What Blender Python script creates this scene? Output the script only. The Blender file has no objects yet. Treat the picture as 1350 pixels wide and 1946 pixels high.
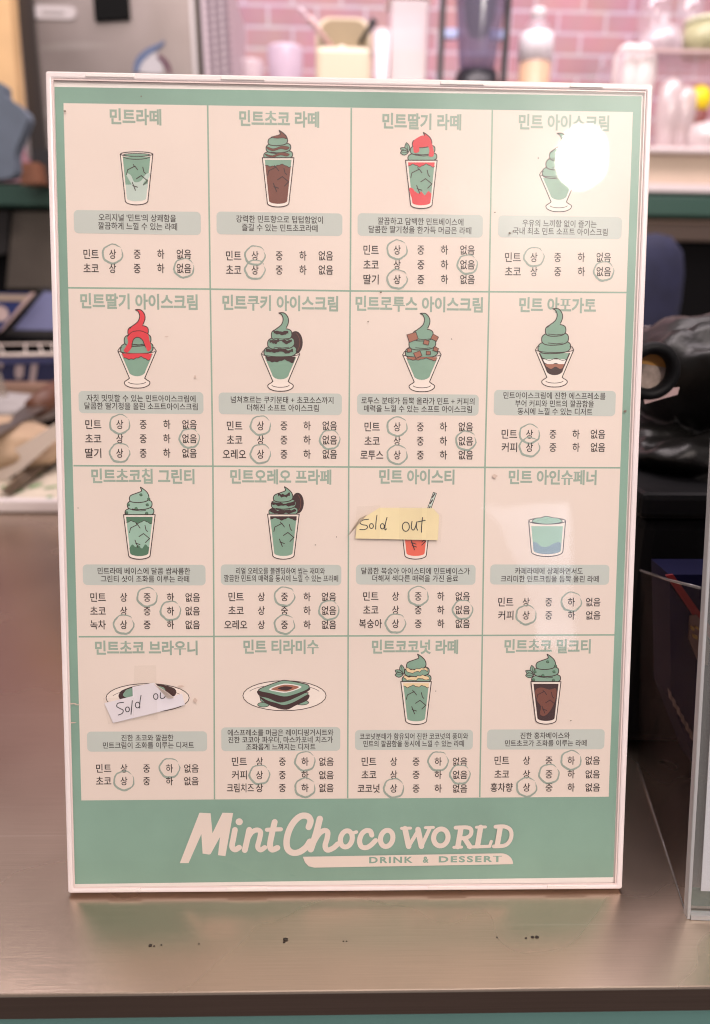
import bpy, bmesh, math, random
from mathutils import Vector, Matrix, noise
from mathutils.geometry import tessellate_polygon
R_ = math.radians
random.seed(7)
S = bpy.context.scene
COL = S.collection

# ------------------------------------------------------------------ camera
LEAN = R_(13)                      # the menu stand leans back 13 degrees
W, H = .2156, .3026                # outer size of the stand, metres
F, CX, CY = 1350., 675., 973.      # focal length and centre in photo pixels
RS = Matrix(((.99966576, .0072193, .02482441), (.00519943, -.99674193, .08048903), (.02532461, -.08033305, -.99644632)))
TS = Vector((-.00280865, .1476039, .27562409))
CS = -(RS.transposed() @ TS)       # camera seen from the stand: right, up along the sheet, out of the sheet
M = Matrix(((1, 0, 0), (0, math.sin(LEAN), -math.cos(LEAN)), (0, math.cos(LEAN), math.sin(LEAN))))
RW = M @ RS.transposed()
CAM = M @ CS
cd = bpy.data.cameras.new('camera'); cam = bpy.data.objects.new('camera', cd); COL.objects.link(cam)
r, d, f = RW.col[0], RW.col[1], RW.col[2]
cam.matrix_world = Matrix(((r.x, -d.x, -f.x, CAM.x), (r.y, -d.y, -f.y, CAM.y), (r.z, -d.z, -f.z, CAM.z), (0, 0, 0, 1)))
cd.sensor_fit = 'VERTICAL'; cd.sensor_height = 24; cd.lens = 24 * F / 1946
cd.clip_start = .01; cd.clip_end = 50
cd.dof.use_dof = True; cd.dof.focus_distance = .268; cd.dof.aperture_fstop = 4.6
S.camera = cam
S.cycles.filter_width = 1.1

# ------------------------------------------------------------------ world and lamps
wd = bpy.data.worlds.new('World'); S.world = wd; wd.use_nodes = True
bg = wd.node_tree.nodes['Background']; bg.inputs[0].default_value = (1, .88, .86, 1); bg.inputs[1].default_value = .36
S.view_settings.view_transform = 'Standard'; S.view_settings.look = 'None'
S.view_settings.exposure = 0; S.view_settings.gamma = 1; S.view_settings.use_curve_mapping = False
def area(name, loc, target, size, power, color):
    l = bpy.data.lights.new(name, 'AREA'); l.shape = 'RECTANGLE'; l.size, l.size_y = size; l.energy = power; l.color = color
    o = bpy.data.objects.new(name, l); COL.objects.link(o); o.location = loc
    o.rotation_euler = (Vector(target) - Vector(loc)).to_track_quat('-Z', 'Y').to_euler(); return o
area('ceiling_light', (.15, -.75, 1.55), (0, .05, .12), (1.3, .7), 15.5, (1, .86, .80))
area('back_bar_light', (.25, .95, 1.75), (.25, 2.0, .35), (2.4, .5), 41, (1, .86, .90))
area('ceiling_light_over_counter', (-.2, .55, 1.9), (-.1, .5, 0), (1.2, .6), 9, (1, .88, .84))

# ------------------------------------------------------------------ pixel helpers (where a seen point lies in the place)
def ray(px, py): return RW @ Vector(((px - CX) / F, (py - CY) / F, 1))
def at_y(px, py, Y):
    q = ray(px, py); return CAM + q * ((Y - CAM.y) / q.y)
def at_z(px, py, Z=0.):
    q = ray(px, py); return CAM + q * ((Z - CAM.z) / q.z)
def sg(px, py, n=0.):                # point on the leaning sheet: (right, up)
    q = RS.transposed() @ Vector(((px - CX) / F, (py - CY) / F, 1))
    k = (n - CS.z) / q.z; p = CS + q * k; return (p.x, p.y)
PX = W / 1105                         # metres per photo pixel on the sheet

# ------------------------------------------------------------------ materials
def lin(c):
    out = []
    for v in c[:3]:
        v /= 255; out.append(v / 12.92 if v <= .04045 else ((v + .055) / 1.055) ** 2.4)
    return (*out, 1)
MATS = {}
def mat(name, c, rough=.6, metal=0, var=.0, scale=20, spec=.5, bump=0, bscale=None, stretch=None):
    if name in MATS: return MATS[name]
    m = bpy.data.materials.new(name); m.use_nodes = True; nt = m.node_tree; n = nt.nodes; L = nt.links
    b = n['Principled BSDF']; c = c if len(c) == 4 else lin(c)
    b.inputs['Base Color'].default_value = c; b.inputs['Roughness'].default_value = rough
    b.inputs['Metallic'].default_value = metal; b.inputs['Specular IOR Level'].default_value = spec
    if var or bump:
        tc = n.new('ShaderNodeTexCoord'); mp = n.new('ShaderNodeMapping'); L.new(tc.outputs['Object'], mp.inputs[0])
        if stretch: mp.inputs['Scale'].default_value = stretch
        nz = n.new('ShaderNodeTexNoise'); nz.inputs['Scale'].default_value = scale; nz.inputs['Detail'].default_value = 6
        L.new(mp.outputs[0], nz.inputs['Vector'])
        if var:
            rp = n.new('ShaderNodeValToRGB'); rp.color_ramp.elements[0].position = .3; rp.color_ramp.elements[1].position = .7
            rp.color_ramp.elements[0].color = (*[max(0, x * (1 - var)) for x in c[:3]], 1)
            rp.color_ramp.elements[1].color = (*[min(1, x * (1 + var)) for x in c[:3]], 1)
            L.new(nz.outputs[0], rp.inputs[0]); L.new(rp.outputs[0], b.inputs['Base Color'])
        if bump:
            bp = n.new('ShaderNodeBump'); bp.inputs['Strength'].default_value = bump; bp.inputs['Distance'].default_value = .002
            nb = nz
            if bscale:
                nb = n.new('ShaderNodeTexNoise'); nb.inputs['Scale'].default_value = bscale; nb.inputs['Detail'].default_value = 5; L.new(mp.outputs[0], nb.inputs['Vector'])
            L.new(nb.outputs[0], bp.inputs['Height']); L.new(bp.outputs[0], b.inputs['Normal'])
    MATS[name] = m; return m
def clear(name, tint=(1, 1, 1), f0=.04, rough=.02, diff=0., dcol=(.8, .8, .8), haze=0., hrough=.3, fmax=1., wob=False):
    """thin clear plastic: mostly see-through, reflecting more at a glancing angle"""
    if name in MATS: return MATS[name]
    m = bpy.data.materials.new(name); m.use_nodes = True; nt = m.node_tree; n = nt.nodes; L = nt.links; n.clear()
    out = n.new('ShaderNodeOutputMaterial'); tr = n.new('ShaderNodeBsdfTransparent'); tr.inputs[0].default_value = (*tint, 1)
    base = tr.outputs[0]
    if diff:
        df = n.new('ShaderNodeBsdfDiffuse'); df.inputs[0].default_value = (*dcol, 1)
        x = n.new('ShaderNodeMixShader'); x.inputs[0].default_value = diff; L.new(base, x.inputs[1]); L.new(df.outputs[0], x.inputs[2]); base = x.outputs[0]
    gl = n.new('ShaderNodeBsdfGlossy'); gl.inputs['Roughness'].default_value = rough; gl.inputs[0].default_value = (1, 1, 1, 1); g = gl.outputs[0]
    if haze:
        g2 = n.new('ShaderNodeBsdfGlossy'); g2.inputs['Roughness'].default_value = hrough
        x = n.new('ShaderNodeMixShader'); x.inputs[0].default_value = haze; L.new(g, x.inputs[1]); L.new(g2.outputs[0], x.inputs[2]); g = x.outputs[0]
        if wob:                                    # the sheet is not quite flat, and it is smeared by hands
            tc = n.new('ShaderNodeTexCoord'); w = n.new('ShaderNodeTexNoise'); w.inputs['Scale'].default_value = 16; w.inputs['Detail'].default_value = 2; L.new(tc.outputs['Object'], w.inputs['Vector'])
            bp = n.new('ShaderNodeBump'); bp.inputs['Strength'].default_value = .5; bp.inputs['Distance'].default_value = .0006; L.new(w.outputs[0], bp.inputs['Height']); L.new(bp.outputs[0], gl.inputs['Normal'])
            w2 = n.new('ShaderNodeTexNoise'); w2.inputs['Scale'].default_value = 22; w2.inputs['Detail'].default_value = 6; L.new(tc.outputs['Object'], w2.inputs['Vector'])
            mr = n.new('ShaderNodeMapRange'); mr.inputs[1].default_value = .35; mr.inputs[2].default_value = .65; mr.inputs[3].default_value = haze * .7; mr.inputs[4].default_value = min(1, haze * 1.35); L.new(w2.outputs[0], mr.inputs[0]); L.new(mr.outputs[0], x.inputs[0])
    lw = n.new('ShaderNodeLayerWeight'); lw.inputs[0].default_value = .5
    pw = n.new('ShaderNodeMath'); pw.operation = 'POWER'; pw.inputs[1].default_value = 5; L.new(lw.outputs['Facing'], pw.inputs[0])
    ma = n.new('ShaderNodeMath'); ma.operation = 'MULTIPLY_ADD'; ma.inputs[1].default_value = max(0, fmax - f0); ma.inputs[2].default_value = f0; L.new(pw.outputs[0], ma.inputs[0])
    mx = n.new('ShaderNodeMixShader'); L.new(ma.outputs[0], mx.inputs[0]); L.new(base, mx.inputs[1]); L.new(g, mx.inputs[2]); L.new(mx.outputs[0], out.inputs[0])
    MATS[name] = m; return m
def glow(name, c, strength):
    m = bpy.data.materials.new(name); m.use_nodes = True; b = m.node_tree.nodes['Principled BSDF']
    b.inputs['Base Color'].default_value = (.8, .8, .8, 1); b.inputs['Emission Color'].default_value = (*c, 1); b.inputs['Emission Strength'].default_value = strength
    return m
def brushed_steel(name, col, rough=.3, along=(1.2, 160, 160), var=.12, smudge=.12):
    m = bpy.data.materials.new(name); m.use_nodes = True; nt = m.node_tree; n = nt.nodes; L = nt.links
    b = n['Principled BSDF']; b.inputs['Metallic'].default_value = 1
    tc = n.new('ShaderNodeTexCoord'); mp = n.new('ShaderNodeMapping'); mp.inputs['Scale'].default_value = along; L.new(tc.outputs['Object'], mp.inputs[0])
    g = n.new('ShaderNodeTexNoise'); g.inputs['Scale'].default_value = 9; g.inputs['Detail'].default_value = 8; g.inputs['Roughness'].default_value = .7; L.new(mp.outputs[0], g.inputs['Vector'])
    s = n.new('ShaderNodeTexNoise'); s.inputs['Scale'].default_value = 7; s.inputs['Detail'].default_value = 3; s.inputs['Roughness'].default_value = .5; L.new(tc.outputs['Object'], s.inputs['Vector'])
    rp = n.new('ShaderNodeValToRGB'); c = lin(col)
    rp.color_ramp.elements[0].position = .3; rp.color_ramp.elements[1].position = .72
    rp.color_ramp.elements[0].color = (*[x * (1 - var) for x in c[:3]], 1); rp.color_ramp.elements[1].color = (*[min(1, x * (1 + var)) for x in c[:3]], 1)
    L.new(g.outputs[0], rp.inputs[0])
    mx = n.new('ShaderNodeMixRGB'); mx.blend_type = 'MULTIPLY'; mx.inputs[0].default_value = 1; L.new(rp.outputs[0], mx.inputs[1])
    r2 = n.new('ShaderNodeValToRGB'); r2.color_ramp.elements[0].position = .32; r2.color_ramp.elements[1].position = .62
    v = 1 - smudge * 1.5; r2.color_ramp.elements[0].color = (v, v * .99, v * .97, 1); r2.color_ramp.elements[1].color = (1, 1, 1, 1)
    L.new(s.outputs[0], r2.inputs[0]); L.new(r2.outputs[0], mx.inputs[2]); col_ = mx.outputs[0]
    for ang, sc_ in ((62, (4, 700, 30)), (-38, (5, 800, 30)), (12, (5, 700, 30))):       # fine stray scratches
        m2 = n.new('ShaderNodeMapping'); m2.inputs['Rotation'].default_value = (0, 0, R_(ang)); m2.inputs['Scale'].default_value = sc_; L.new(tc.outputs['Object'], m2.inputs[0])
        w = n.new('ShaderNodeTexNoise'); w.inputs['Scale'].default_value = 1; w.inputs['Detail'].default_value = 0; L.new(m2.outputs[0], w.inputs['Vector'])
        r3 = n.new('ShaderNodeValToRGB'); r3.color_ramp.elements[0].position = .80; r3.color_ramp.elements[1].position = .86; r3.color_ramp.elements[0].color = (0, 0, 0, 1); r3.color_ramp.elements[1].color = (.14, .14, .14, 1)
        L.new(w.outputs[0], r3.inputs[0]); x2 = n.new('ShaderNodeMixRGB'); x2.blend_type = 'SCREEN'; L.new(r3.outputs[0], x2.inputs[0]); L.new(col_, x2.inputs[1]); x2.inputs[2].default_value = (.8, .78, .75, 1); col_ = x2.outputs[0]
    L.new(col_, b.inputs['Base Color'])
    mr = n.new('ShaderNodeMapRange'); mr.inputs[3].default_value = rough - .08; mr.inputs[4].default_value = rough + .14; L.new(s.outputs[0], mr.inputs[0]); L.new(mr.outputs[0], b.inputs['Roughness'])
    bp = n.new('ShaderNodeBump'); bp.inputs['Strength'].default_value = .06; bp.inputs['Distance'].default_value = .0004; L.new(g.outputs[0], bp.inputs['Height']); L.new(bp.outputs[0], b.inputs['Normal'])
    b.inputs['Anisotropic'].default_value = .5
    MATS[name] = m; return m

# ------------------------------------------------------------------ mesh helpers
def link(name, me, mats, parent=None, smooth=False):
    o = bpy.data.objects.new(name, me); COL.objects.link(o)
    for m in (mats if isinstance(mats, (list, tuple)) else [mats]): me.materials.append(m)
    if smooth:
        for p in me.polygons: p.use_smooth = True
    if parent: o.parent = parent
    return o
def from_bm(name, bm, mats, parent=None, smooth=False):
    bmesh.ops.recalc_face_normals(bm, faces=bm.faces)
    me = bpy.data.meshes.new(name); bm.to_mesh(me); bm.free(); return link(name, me, mats, parent, smooth)
def tag(o, label=None, cat=None, group=None, kind=None):
    for k, v in (('label', label), ('category', cat), ('group', group), ('kind', kind)):
        if v: o[k] = v
    return o
def empty(name, loc=(0, 0, 0), rot=(0, 0, 0)):
    o = bpy.data.objects.new(name, None); COL.objects.link(o); o.location = loc; o.rotation_euler = rot; o.empty_display_size = .02; return o
def add_box(bm, x0, x1, y0, y1, z0, z1, bev=0, seg=2, mi=0):
    vs = [bm.verts.new((x, y, z)) for z in (z0, z1) for y in (y0, y1) for x in (x0, x1)]
    fs = [bm.faces.new([vs[i] for i in q]) for q in ((0, 2, 3, 1), (4, 5, 7, 6), (0, 1, 5, 4), (2, 6, 7, 3), (0, 4, 6, 2), (1, 3, 7, 5))]
    for q in fs: q.material_index = mi
    if bev:
        es = list({e for q in fs for e in q.edges})
        bmesh.ops.bevel(bm, geom=es, offset=bev, segments=seg, profile=.5, affect='EDGES', clamp_overlap=True)
def box(name, x0, x1, y0, y1, z0, z1, m, parent=None, bev=0, seg=2, smooth=False):
    bm = bmesh.new(); add_box(bm, x0, x1, y0, y1, z0, z1, bev, seg); return from_bm(name, bm, m, parent, smooth)
def add_lathe(bm, prof, c=(0, 0, 0), seg=28, sx=1, sy=1, open_=False):
    rows = []
    for rr, z in prof:
        rows.append([bm.verts.new((c[0] + sx * rr * math.cos(2 * math.pi * i / seg), c[1] + sy * rr * math.sin(2 * math.pi * i / seg), c[2] + z)) for i in range(seg)])
    for a, b in zip(rows, rows[1:]):
        for i in range(seg):
            j = (i + 1) % seg; bm.faces.new((a[i], a[j], b[j], b[i]))
    if open_: return
    if prof[0][0] > 1e-6: bm.faces.new(rows[0][::-1])
    if prof[-1][0] > 1e-6: bm.faces.new(rows[-1])
def lathe(name, prof, m, parent=None, c=(0, 0, 0), seg=28, sx=1, sy=1, open_=False):
    bm = bmesh.new(); add_lathe(bm, prof, c, seg, sx, sy, open_); bmesh.ops.remove_doubles(bm, verts=bm.verts, dist=1e-7); return from_bm(name, bm, m, parent, True)
def add_tube(bm, pts, rad, seg=8, caps=True):
    pts = [Vector(p) for p in pts]; rows = []; n = len(pts)
    rads = rad if isinstance(rad, (list, tuple)) else [rad] * n
    for i, p in enumerate(pts):
        t = (pts[min(i + 1, n - 1)] - pts[max(i - 1, 0)]).normalized()
        u = t.cross(Vector((0, 0, 1)) if abs(t.z) < .9 else Vector((1, 0, 0))).normalized(); v = t.cross(u)
        rows.append([bm.verts.new(p + (u * math.cos(2 * math.pi * k / seg) + v * math.sin(2 * math.pi * k / seg)) * rads[i]) for k in range(seg)])
    for a, b in zip(rows, rows[1:]):
        for k in range(seg):
            j = (k + 1) % seg; bm.faces.new((a[k], a[j], b[j], b[k]))
    if caps: bm.faces.new(rows[0][::-1]); bm.faces.new(rows[-1])
def tube(name, pts, rad, m, parent=None, seg=8):
    bm = bmesh.new(); add_tube(bm, pts, rad, seg); return from_bm(name, bm, m, parent, True)
def prism(name, pts, th, m, parent=None, bev=0, mi=0):
    """outline of 3-D points in one plane, given thickness along its normal (away from the first normal)"""
    bm = bmesh.new(); P = [Vector(p) for p in pts]
    nrm = sum(((P[i] - P[0]).cross(P[(i + 1)] - P[0]) for i in range(1, len(P) - 1)), Vector()).normalized()
    a = [bm.verts.new(p) for p in P]; b = [bm.verts.new(p - nrm * th) for p in P]
    bm.faces.new(a); bm.faces.new(b[::-1])
    for i in range(len(P)):
        j = (i + 1) % len(P); bm.faces.new((a[i], b[i], b[j], a[j]))
    if bev: bmesh.ops.bevel(bm, geom=list(bm.edges), offset=bev, segments=2, profile=.5, affect='EDGES', clamp_overlap=True)
    return from_bm(name, bm, m, parent)
def curve(pts, k=6, closed=False):
    """smooth line through the points"""
    n = len(pts); out = []
    if n < 3: return list(pts)
    rng = n if closed else n - 1
    for i in range(rng):
        p0 = pts[(i - 1) % n] if closed or i else pts[0]; p1 = pts[i]; p2 = pts[(i + 1) % n]; p3 = pts[(i + 2) % n] if closed or i + 2 < n else pts[-1]
        for s in range(k):
            t = s / k; out.append(tuple(.5 * (2 * b + (c - a) * t + (2 * a - 5 * b + 4 * c - e) * t * t + (3 * b - a - 3 * c + e) * t ** 3) for a, b, c, e in zip(p0, p1, p2, p3)))
    if not closed: out.append(tuple(pts[-1]))
    return out
def ell(cx, cy, rx, ry, a0=0, a1=360, k=28, rot=0):
    out = []; cr, sr = math.cos(R_(rot)), math.sin(R_(rot))
    full = abs(a1 - a0) >= 360
    for i in range(k if full else k + 1):
        a = R_(a0 + (a1 - a0) * i / k); x, y = rx * math.cos(a), ry * math.sin(a); out.append((cx + x * cr - y * sr, cy + x * sr + y * cr))
    return out

# ------------------------------------------------------------------ printing: flat ink on the sheet, layer over layer
GLYPHS = {}; LINES = {}
def set_type(lines, track=1.):
    """set many lines of type at once (the fallback font loads only once) and keep each line's flat mesh"""
    cu = bpy.data.curves.new('lettering', 'FONT'); cu.body = '\n'.join(lines); cu.size = 1; cu.resolution_u = 3; cu.space_character = track; cu.space_line = 3
    o = bpy.data.objects.new('lettering', cu); COL.objects.link(o)
    dg = bpy.context.evaluated_depsgraph_get(); me = bpy.data.meshes.new_from_object(o.evaluated_get(dg))
    bpy.data.objects.remove(o); bpy.data.curves.remove(cu)
    co = [v.co.copy() for v in me.vertices]; per = {}
    for q in me.polygons:
        i = min(range(len(lines)), key=lambda k: abs(co[q.vertices[0]].y - .35 + 3 * k)); per.setdefault(i, []).append(list(q.vertices))
    for i, fs in per.items():
        ids = sorted({v for f_ in fs for v in f_}); mp_ = {v: k for k, v in enumerate(ids)}
        m2 = bpy.data.meshes.new('line'); m2.from_pydata([(co[v].x, co[v].y + 3 * i, 0) for v in ids], [], [[mp_[v] for v in f_] for f_ in fs])
        bm = bmesh.new(); bm.from_mesh(m2); bmesh.ops.remove_doubles(bm, verts=bm.verts, dist=2e-4); bm.to_mesh(m2); bm.free(); LINES[lines[i]] = m2
    bpy.data.meshes.remove(me)
class Ink:
    """flat shapes in the plane of the stand; each one a hair's breadth (4 microns) above the one before"""
    def __init__(s, base=2e-5, step=4e-6): s.v, s.f, s.mi, s.mats, s.n, s.step = [], [], [], [], base, step
    def _m(s, m):
        if m not in s.mats: s.mats.append(m)
        return s.mats.index(m)
    def raw(s, uv, faces, m):
        o = len(s.v); i = s._m(m)
        s.v += [(u, -s.n, v) for u, v in uv]
        for q in faces: s.f.append([o + x for x in q]); s.mi.append(i)
        s.n += s.step
    def fill(s, px, m, uv=False):
        q = list(px) if uv else [sg(*p) for p in px]
        s.raw(q, tessellate_polygon([[Vector((a, b, 0)) for a, b in q]]), m)
    def stroke(s, px, w, m, closed=False, uv=False, w1=None, caps=True):
        q = [Vector(p) for p in (px if uv else [sg(*p) for p in px])]
        q = [p for i, p in enumerate(q) if i == 0 or (p - q[i - 1]).length > 1e-7]; n = len(q)
        if n < 2: return
        L_, R__ = [], []
        for i, p in enumerate(q):
            a = q[(i - 1) % n] if closed or i else p; b = q[(i + 1) % n] if closed or i < n - 1 else p
            d1 = (p - a).normalized() if (p - a).length else (b - p).normalized(); d2 = (b - p).normalized() if (b - p).length else d1
            t = (d1 + d2); t = t.normalized() if t.length > 1e-3 else d1
            k = 1 / max(.55, t.dot(d1)); nn = Vector((-t.y, t.x)); hw = .5 * PX * (w if w1 is None else w + (w1 - w) * i / (n - 1)) * k
            L_.append(p + nn * hw); R__.append(p - nn * hw)
        vs = [tuple(x) for x in L_ + R__]
        fs = [(i, n + i, n + (i + 1) % n, (i + 1) % n) for i in range(n if closed else n - 1)]
        s.raw(vs, fs, m)
        if caps and not closed:
            s.disc(tuple(q[0]), w / 2 * PX, m); s.disc(tuple(q[-1]), (w1 or w) / 2 * PX, m)
    def disc(s, c, rad, m, k=10): s.raw([(c[0] + rad * math.cos(6.2832 * i / k), c[1] + rad * math.sin(6.2832 * i / k)) for i in range(k)], [list(range(k))], m)
    def text(s, body, x0, x1, yc, em, m, bold=0., track=1.):
        key = (body, bold, track)
        if key not in GLYPHS: GLYPHS[key] = s.glyphs(body, bold, track)
        co, faces = GLYPHS[key]
        xs = [v[0] for v in co]; ys = [v[1] for v in co]; xa, xb = min(xs), max(xs)
        korean = any(ord(c) > 0x1100 for c in body); ya, yb = (-.08, .84) if korean else (min(ys), max(ys))
        A = sg(x0, yc); B = sg(x1, yc); k = (B[0] - A[0]) / (xb - xa); kv = em * PX if korean else em * PX / (yb - ya); yc_ = (A[1] + B[1]) / 2
        s.raw([(A[0] + (v[0] - xa) * k, yc_ + (v[1] - (ya + yb) / 2) * kv) for v in co], faces, m)
    def glyphs(s, body, bold, track):
        if body not in LINES: set_type([body], track)
        bm = bmesh.new(); bm.from_mesh(LINES[body])
        if bold:
            off = {}
            for v in bm.verts:
                ns = []
                for e in v.link_edges:
                    if len(e.link_faces) == 1:
                        t = (e.verts[1].co - e.verts[0].co).normalized(); nn = Vector((-t.y, t.x, 0))
                        if nn.dot(e.link_faces[0].calc_center_median() - e.verts[0].co) > 0: nn.negate()
                        ns.append(nn)
                if len(ns) >= 2:
                    t = sum(ns, Vector()); t = t.normalized() if t.length > .2 else ns[0]; off[v] = t * bold / max(.6, t.dot(ns[0]))
            for v, q in off.items(): v.co += q
        bm.verts.index_update(); out = ([(v.co.x, v.co.y) for v in bm.verts], [[v.index for v in q.verts] for q in bm.faces]); bm.free(); return out
    def build(s, name, parent, label=None):
        me = bpy.data.meshes.new(name); me.from_pydata(s.v, [], s.f)
        o = link(name, me, s.mats, parent)
        for p, i in zip(me.polygons, s.mi): p.material_index = i
        bm = bmesh.new(); bm.from_mesh(me)
        for q in bm.faces:
            if q.normal.y > 0: q.normal_flip()
        bm.to_mesh(me); bm.free()
        if label: o['label'] = label
        return o
def ink(name, c, var=.05, scale=90): return mat(name, c, rough=.65, var=var, scale=scale, spec=.3)
cream = ink('cream print', (.79, .66, .59, 1), .03, 14)
green = ink('sage green print', (.235, .375, .30, 1), .09, 25)
titlegreen = ink('sage title print', (.325, .405, .33, 1), .05)
ruled = ink('grid line print', (.28, .40, .31, 1), .05)
panelink = ink('pale grey green print', (.535, .56, .52, 1), .03, 40)
black = ink('dark brown lettering', (.030, .015, .014, 1), 0)
outline = ink('brown black outline', (.045, .018, .018, 1), 0)
ringink = ink('grey green ring print', (.32, .375, .32, 1), .1, 300)
mint = ink('mint print', (.225, .365, .275, 1), .05, 150)
mintlt = ink('light mint print', (.33, .50, .40, 1), .04, 150)
mintpale = ink('pale mint print', (.52, .60, .54, 1), .03, 150)
mintdk = ink('dark green print', (.085, .19, .115, 1), .05, 150)
glassw = ink('pale glass print', (.86, .74, .67, 1), .02, 60)
brown = ink('chocolate print', (.185, .058, .038, 1), .05, 150)
dark = ink('dark cocoa print', (.050, .018, .018, 1), .05, 150)
red = ink('strawberry print', (.72, .05, .065, 1), .05, 150)
coral = ink('peach tea print', (.78, .135, .085, 1), .05, 150)
biscuit = ink('biscuit print', (.36, .135, .085, 1), .05, 150)
coco = ink('coconut print', (.80, .60, .36, 1), .05, 150)
milk = ink('milk print', (.84, .78, .74, 1), .02, 60)
bluish = ink('slate blue print', (.24, .33, .40, 1), .04, 150)

# ================================================================== counter
steel = brushed_steel('brushed steel', (192, 174, 158), rough=.24, along=(3, 420, 420), var=.10, smudge=.07)
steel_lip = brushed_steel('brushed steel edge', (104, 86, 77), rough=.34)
teal = mat('teal laminate', (.10, .22, .20, 1), .5, var=.05)
yf = -.0405
counter = tag(empty('counter', (0, yf, 0)), 'brushed stainless steel counter the menu stands rest on', 'counter')
def child_box(name, *a, **k):
    o = box(name, *a, **k); return o
def reparent(o, p):
    o.parent = p; o.matrix_parent_inverse = Matrix.Translation(-Vector(p.location)) if p.rotation_euler == (0, 0, 0) else p.matrix_basis.inverted(); return o
BACK = 1.02
zl = at_y(675, 1937, yf).z
reparent(box('worktop', -1.1, 1.1, yf, BACK, -.0014, 0, steel, bev=.0005, seg=2), counter)
reparent(box('front_lip', -1.1, 1.1, yf + .0012, yf + .012, zl, -.0016, steel_lip, bev=.0006), counter)
reparent(box('front_panel', -1.1, 1.1, yf + .006, BACK, -.75, zl - .0005, teal), counter)

# ================================================================== the menu stand
st = tag(empty('menu_stand', (0, 0, 0), (-LEAN, 0, 0)), 'leaning acrylic stand holding a sixteen item mint drink and dessert menu', 'menu stand')
rim = mat('pinkish white plastic', (.84, .73, .73, 1), .32, var=.04, scale=30, spec=.5)
rimlt = mat('pale clip plastic', (.86, .77, .75, 1), .3)
paper = mat('white paper', (.86, .775, .735, 1), .6, var=.02, scale=25, spec=.3)
backm = mat('grey back board', (.35, .33, .32, 1), .5)
# outline of the frame on its front face
FN = .0012
oc = [sg(*p, FN) for p in ((86, 134), (1242, 159), (1183, 1690), (129, 1698))]
def ring(name, outer, inner, n0, n1, m, parent, bev=.0006):
    bm = bmesh.new(); vs = []
    for n in (n0, n1):
        for loop in (outer, inner): vs.append([bm.verts.new((u, -n, v)) for u, v in loop])
    ob, ib, of_, if_ = vs
    for i in range(4):
        j = (i + 1) % 4
        bm.faces.new((of_[i], of_[j], if_[j], if_[i])); bm.faces.new((ob[i], ib[i], ib[j], ob[j]))
        bm.faces.new((ob[i], ob[j], of_[j], of_[i])); bm.faces.new((ib[i], if_[i], if_[j], ib[j]))
    if bev: bmesh.ops.bevel(bm, geom=list(bm.edges), offset=bev, segments=2, profile=.5, affect='EDGES', clamp_overlap=True)
    return from_bm(name, bm, m, parent)
def inset(c, dl, dt, dr, db):
    (a, b, c_, d_) = c; return [(a[0] + dl, a[1] - dt), (b[0] - dr, b[1] - dt), (c_[0] - dr, c_[1] + db), (d_[0] + dl, d_[1] + db)]
ic = inset(oc, .0021, .0024, .0023, .0018)
ring('frame', oc, ic, -.0025, FN, rim, st)
ic2 = inset(oc, .0027, .0030, .0029, .0023)
ring('inner_lip', inset(ic, .00005, .00005, .00005, .00005), ic2, .00075, .00095, mat('lip plastic', (.78, .62, .60, 1), .35), st, bev=.00008)
for x0, x1, top in ((163, 256, 1), (420, 503, 1), (837, 920, 1), (1083, 1146, 1), (432, 508, 0), (814, 888, 0), (1040, 1115, 0), (205, 268, 0)):
    yA = 133 + (x0 - 85) * .0216 + 8 if top else 1698 - (x0 - 128) * .0076 - 6
    yB = 133 + (x1 - 85) * .0216 + 8 if top else 1698 - (x1 - 128) * .0076 - 6
    A = sg(x0, yA, FN); B = sg(x1, yB, FN); h = .00065
    reparent_ = box('clip', A[0], B[0], -FN - .0004, -FN + .0003, A[1] - h, A[1] + h, rimlt, st, bev=.0002)
box('back_panel', oc[3][0] + .0022, oc[2][0] - .0024, .0008, .0024, oc[3][1] + .002, oc[0][1] - .0026, backm, st)
prism('rear_leg', [(-.03, .0026, .2), (.03, .0026, .2), (.035, .0980, .024), (-.035, .0980, .024)], .002, backm, st)
sheet = box('menu_sheet', ic[3][0] + .0001, ic[2][0] - .0001, 0, .0003, ic[3][1] + .0001, ic[0][1] - .0004, paper, st)

def lay(a, b, t): return (a[0] + (b[0] - a[0]) * t, a[1] + (b[1] - a[1]) * t)
I = Ink(base=1e-5)
I.fill([(104, 165), (1220, 183), (1166, 1667), (143, 1680)], green)
I.build('border_print', sheet)
I = Ink(base=2.2e-5)
I.fill([(121, 196), (1203, 213), (1157, 1514), (155, 1521)], cream)
for L_ in ([(395, 200), (400, 550), (405, 886), (407, 1210), (408, 1519)], [(668, 205), (666, 553), (663, 887), (662, 1208), (661, 1517)], [(936, 209), (930, 554), (922, 888), (917, 1207), (912, 1515)],
           [(130, 547), (400, 549.5), (666, 553), (1191, 556)], [(140, 885), (405, 886), (663, 887.5), (1181, 889)], [(150, 1210), (407, 1209.5), (662, 1208.5), (1168, 1206.5)]):
    I.stroke(L_, 3.0, ruled, caps=False)
I.build('grid_print', sheet)

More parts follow.
